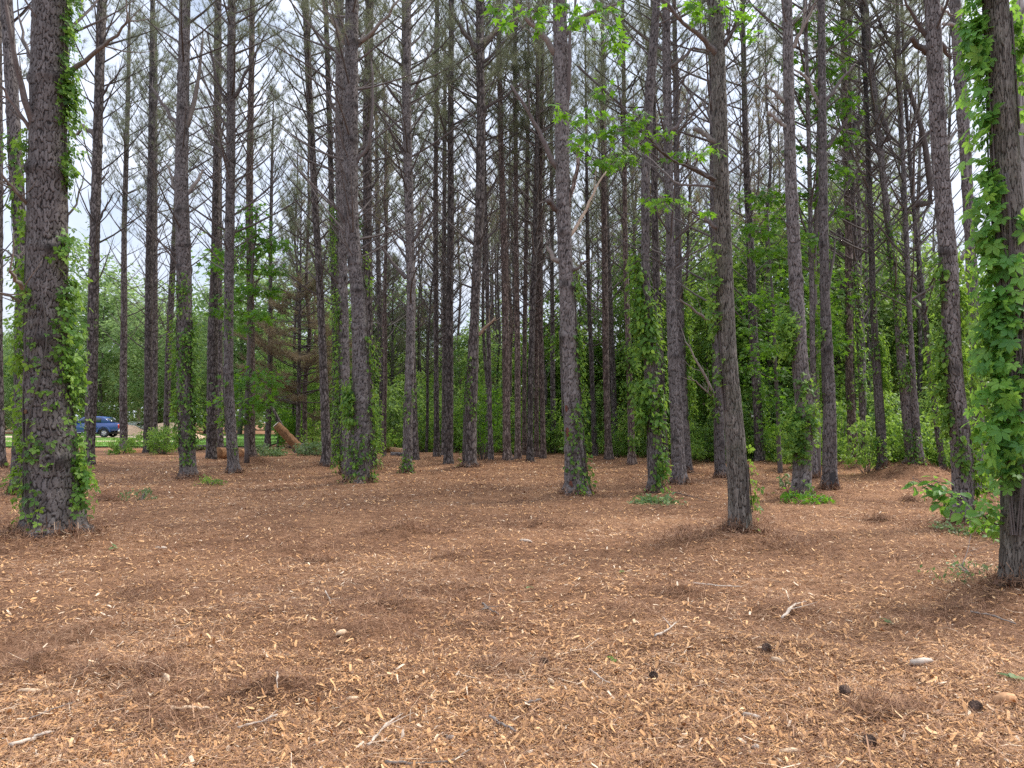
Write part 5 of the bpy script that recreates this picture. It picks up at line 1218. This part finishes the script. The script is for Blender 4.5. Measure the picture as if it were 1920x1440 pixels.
def wheel(parent, x, y, r, w):
    root = empty('wheel', (x, y, r), None, None); root.parent = parent
    s = 1 if y > 0 else -1; a = Acc(); sec = [(r * .62, -w / 2), (r * .95, -w / 2), (r, -w * .38), (r, w * .38), (r * .95, w / 2), (r * .62, w / 2)]; n = 28
    V = [(q[0] * math.cos(t_), q[1], q[0] * math.sin(t_)) for t_ in np.arange(n) * 6.28319 / n for q in sec]; k = 6
    i = np.arange(n)[:, None]; j = np.arange(k)[None, :]; Q = np.stack([i * k + j, i * k + (j + 1) % k, ((i + 1) % n) * k + (j + 1) % k, ((i + 1) % n) * k + j], -1).reshape(-1, 4)
    a.add(V, Q); a.build('tyre', M['rubber'], root, smooth=False)
    a = Acc(); yo = s * w * .32
    for q in range(6):
        t_ = q * math.pi / 3; d = np.array([math.cos(t_), 0, math.sin(t_)]); e = np.array([-math.sin(t_), 0, math.cos(t_)])
        a.add([d * r * .1 - e * .06 + (0, yo, 0), d * r * .6 - e * .085 + (0, yo, 0), d * r * .6 + e * .085 + (0, yo, 0), d * r * .1 + e * .06 + (0, yo, 0),
               d * r * .1 - e * .06 + (0, yo - s * .05, 0), d * r * .6 - e * .085 + (0, yo - s * .05, 0), d * r * .6 + e * .085 + (0, yo - s * .05, 0), d * r * .1 + e * .06 + (0, yo - s * .05, 0)],
              [[0, 1, 2, 3], [4, 7, 6, 5], [0, 4, 5, 1], [1, 5, 6, 2], [2, 6, 7, 3], [3, 7, 4, 0]])
    ring = [(q[0] * math.cos(t_), q[1], q[0] * math.sin(t_)) for t_ in np.arange(n) * 6.28319 / n for q in ((r * .56, yo), (r * .64, yo), (r * .64, yo - s * .1), (r * .56, yo - s * .1))]
    i = np.arange(n)[:, None]; j = np.arange(4)[None, :]; a.add(ring, np.stack([i * 4 + j, i * 4 + (j + 1) % 4, ((i + 1) % n) * 4 + (j + 1) % 4, ((i + 1) % n) * 4 + j], -1).reshape(-1, 4))
    hub = [(rr * math.cos(t_), yo + s * dy, rr * math.sin(t_)) for (rr, dy) in ((r * .16, -.02), (r * .15, .02)) for t_ in np.arange(12) * 6.28319 / 12]
    a.add(hub + [(0, yo + s * .025, 0)], [[q, (q + 1) % 12, 12 + (q + 1) % 12, 12 + q] for q in range(12)], [[12 + q, 12 + (q + 1) % 12, 24] for q in range(12)])
    a.build('rim', M['alloy'], root)

TY = 73.0; wx = (205 - 960) / F * TY
truck = empty('pickup_truck', (wx, TY, .10), 'dark blue pickup truck parked side-on on the drive behind the pines', 'pickup truck', None, math.radians(3))
R_ = .45; fx, rx = -3.15, 0.0          # rear wheel at the origin, nose towards -x
prof = [(1.28, .66)] + [(rx + .56, .56)] + arc(rx, .45, .54, 15, 165, 9) + [(rx - .56, .46), (fx + .56, .46)] + arc(fx, .45, .54, 15, 165, 9) + [(fx - .56, .48), (-4.05, .52), (-4.12, .80), (-4.05, 1.10), (-3.85, 1.20), (-2.80, 1.30), (.52, 1.33), (1.27, 1.31), (1.31, 1.0)]
prof = prof[::-1]
a = Acc(); extrude(a, prof, -.99, .99, .07); a.build('body', M['blue'], truck)
a = Acc(); extrude(a, [(.62, 1.315), (.05, 1.78), (-.15, 1.92), (-.6, 1.97), (-1.6, 1.96), (-1.95, 1.88), (-2.82, 1.29)], -.86, .86, .10); a.build('cab', M['blue'], truck)
for s_ in (-1, 1):
    for q in ([(-2.45, 1.36), (-1.12, 1.36), (-1.12, 1.85), (-1.85, 1.83)], [(-.92, 1.38), (-.30, 1.38), (-.30, 1.80), (-.92, 1.86)]):
        a = Acc(); panel(a, q, s_ * .865, .012); a.build('window', M['glass'], truck)
    for (x0, x1) in ((-2.62, -1.04), (-.98, -.60)):
        a = Acc(); panel(a, [(x0, .56), (x1, .56), (x1 - .02, 1.30), (x0 + .02, 1.30)], s_ * .99, .014); d_ = a.build('door', M['blue'], truck)
        h = Acc(); box(h, (x1 - .24, s_ * 1.004 if s_ > 0 else -1.04, 1.14), (x1 - .06, 1.04 if s_ > 0 else -1.004, 1.18)); h.build('handle', M['trim'], d_)
    a = Acc(); box(a, (-2.55, s_ * .93 if s_ > 0 else -1.20, 1.36), (-2.42, 1.20 if s_ > 0 else -.93, 1.56)); a.build('mirror', M['trim'], truck)
    a = Acc(); box(a, (-2.5, s_ * .9 if s_ > 0 else -1.03, .40), (-.66, 1.03 if s_ > 0 else -.9, .48)); a.build('running_board', M['alloy'], truck)
    a = Acc()
    for cx_ in (fx, rx):
        o_, i_ = arc(cx_, .45, .64, 175, 5, 13), arc(cx_, .45, .54, 175, 5, 13)
        V = [(p_[0], s_ * 1.035, p_[1]) for p_ in o_] + [(p_[0], s_ * 1.035, p_[1]) for p_ in i_] + [(p_[0], s_ * .96, p_[1]) for p_ in o_] + [(p_[0], s_ * .96, p_[1]) for p_ in i_]
        a.add(V, [[q, q + 1, 14 + q, 13 + q] for q in range(12)] + [[q, 26 + q, 27 + q, q + 1] for q in range(12)] + [[13 + q, 14 + q, 40 + q, 39 + q] for q in range(12)])
    a.build('wheel_flare', M['blue'], truck)
    a = Acc(); box(a, (-4.14, s_ * .62 if s_ > 0 else -.93, .86), (-3.98, .93 if s_ > 0 else -.62, 1.06)); a.build('headlight', M['lamp'], truck)
    a = Acc(); box(a, (1.22, s_ * .80 if s_ > 0 else -.97, .85), (1.335, .97 if s_ > 0 else -.80, 1.24)); a.build('tail_light', M['redlamp'], truck)
def slant(x0, z0, w0, x1, z1, w1, dx, dz_, nm):
    a = Acc(); V = [(x0, -w0, z0), (x0, w0, z0), (x1, w1, z1), (x1, -w1, z1)]; V = V + [(x_ + dx, y_, z_ + dz_) for x_, y_, z_ in V]
    a.add(V, [[4, 5, 6, 7], [0, 1, 5, 4], [1, 2, 6, 5], [2, 3, 7, 6], [3, 0, 4, 7]]); a.build(nm, M['glass'], truck)
slant(-2.74, 1.36, .74, -2.00, 1.865, .68, -.02, .03, 'windscreen'); slant(.54, 1.395, .70, .08, 1.77, .64, .02, .03, 'rear_window')
a = Acc(); box(a, (-4.15, -.58, .78), (-4.08, .58, 1.06)); a.build('grille', M['trim'], truck)
a = Acc(); box(a, (-4.24, -.97, .48), (-4.0, .97, .70)); a.build('bumper', M['alloy'], truck)
a = Acc(); box(a, (1.24, -.94, .50), (1.42, .94, .70)); a.build('bumper', M['alloy'], truck)
a = Acc(); box(a, (-3.9, -.7, .32), (1.1, .7, .54)); a.build('chassis', M['trim'], truck)
for (x_, q) in ((fx, -1), (fx, 1), (rx, -1), (rx, 1)): wheel(truck, x_, q * .86, R_, .27)

CY = 97.0; cxx = (240 - 960) / F * CY
car = empty('car', (cxx, CY, .10), 'white car mostly hidden behind the slim pine, right of the blue truck', 'car', None, math.radians(75))
lowc = [(.05, .45), (.45, .30)] + arc(.85, .32, .38, 165, 15, 7) + [(1.3, .26), (3.0, .26)] + arc(3.4, .32, .38, 165, 15, 7) + [(4.2, .35), (4.25, .65), (4.1, .80), (3.1, .92), (.3, .95), (.02, .85)]
a = Acc(); extrude(a, lowc, -.88, .88, .08); a.build('body', M['white'], car)
a = Acc(); extrude(a, [(.35, .93), (3.15, .91), (2.45, 1.38), (2.0, 1.46), (1.0, 1.45), (.7, 1.36)], -.74, .74, .12); a.build('cabin', M['white'], car)
for s in (-1, 1):
    a = Acc(); panel(a, [(.75, .97), (1.7, .97), (1.7, 1.34), (.95, 1.34)], s * .745); a.build('window', M['glass'], car)
    a = Acc(); panel(a, [(1.76, .97), (2.85, .97), (2.35, 1.32), (1.76, 1.35)], s * .745); a.build('window', M['glass'], car)
    a = Acc(); box(a, (4.12, s * .5 if s > 0 else -.8, .60), (4.27, .8 if s > 0 else -.5, .74)); a.build('headlight', M['lamp'], car)
a = Acc(); V = [(3.10, -.62, .97), (3.10, .62, .97), (2.50, .56, 1.37), (2.50, -.56, 1.37)]; V = V + [(x_ + .025, y_, z_ + .025) for x_, y_, z_ in V]
a.add(V, [[4, 5, 6, 7], [0, 1, 5, 4], [1, 2, 6, 5], [2, 3, 7, 6], [3, 0, 4, 7]]); a.build('windscreen', M['glass'], car)
for (x_, s) in ((.85, -1), (.85, 1), (3.4, -1), (3.4, 1)): wheel(car, x_, s * .78, .32, .2)
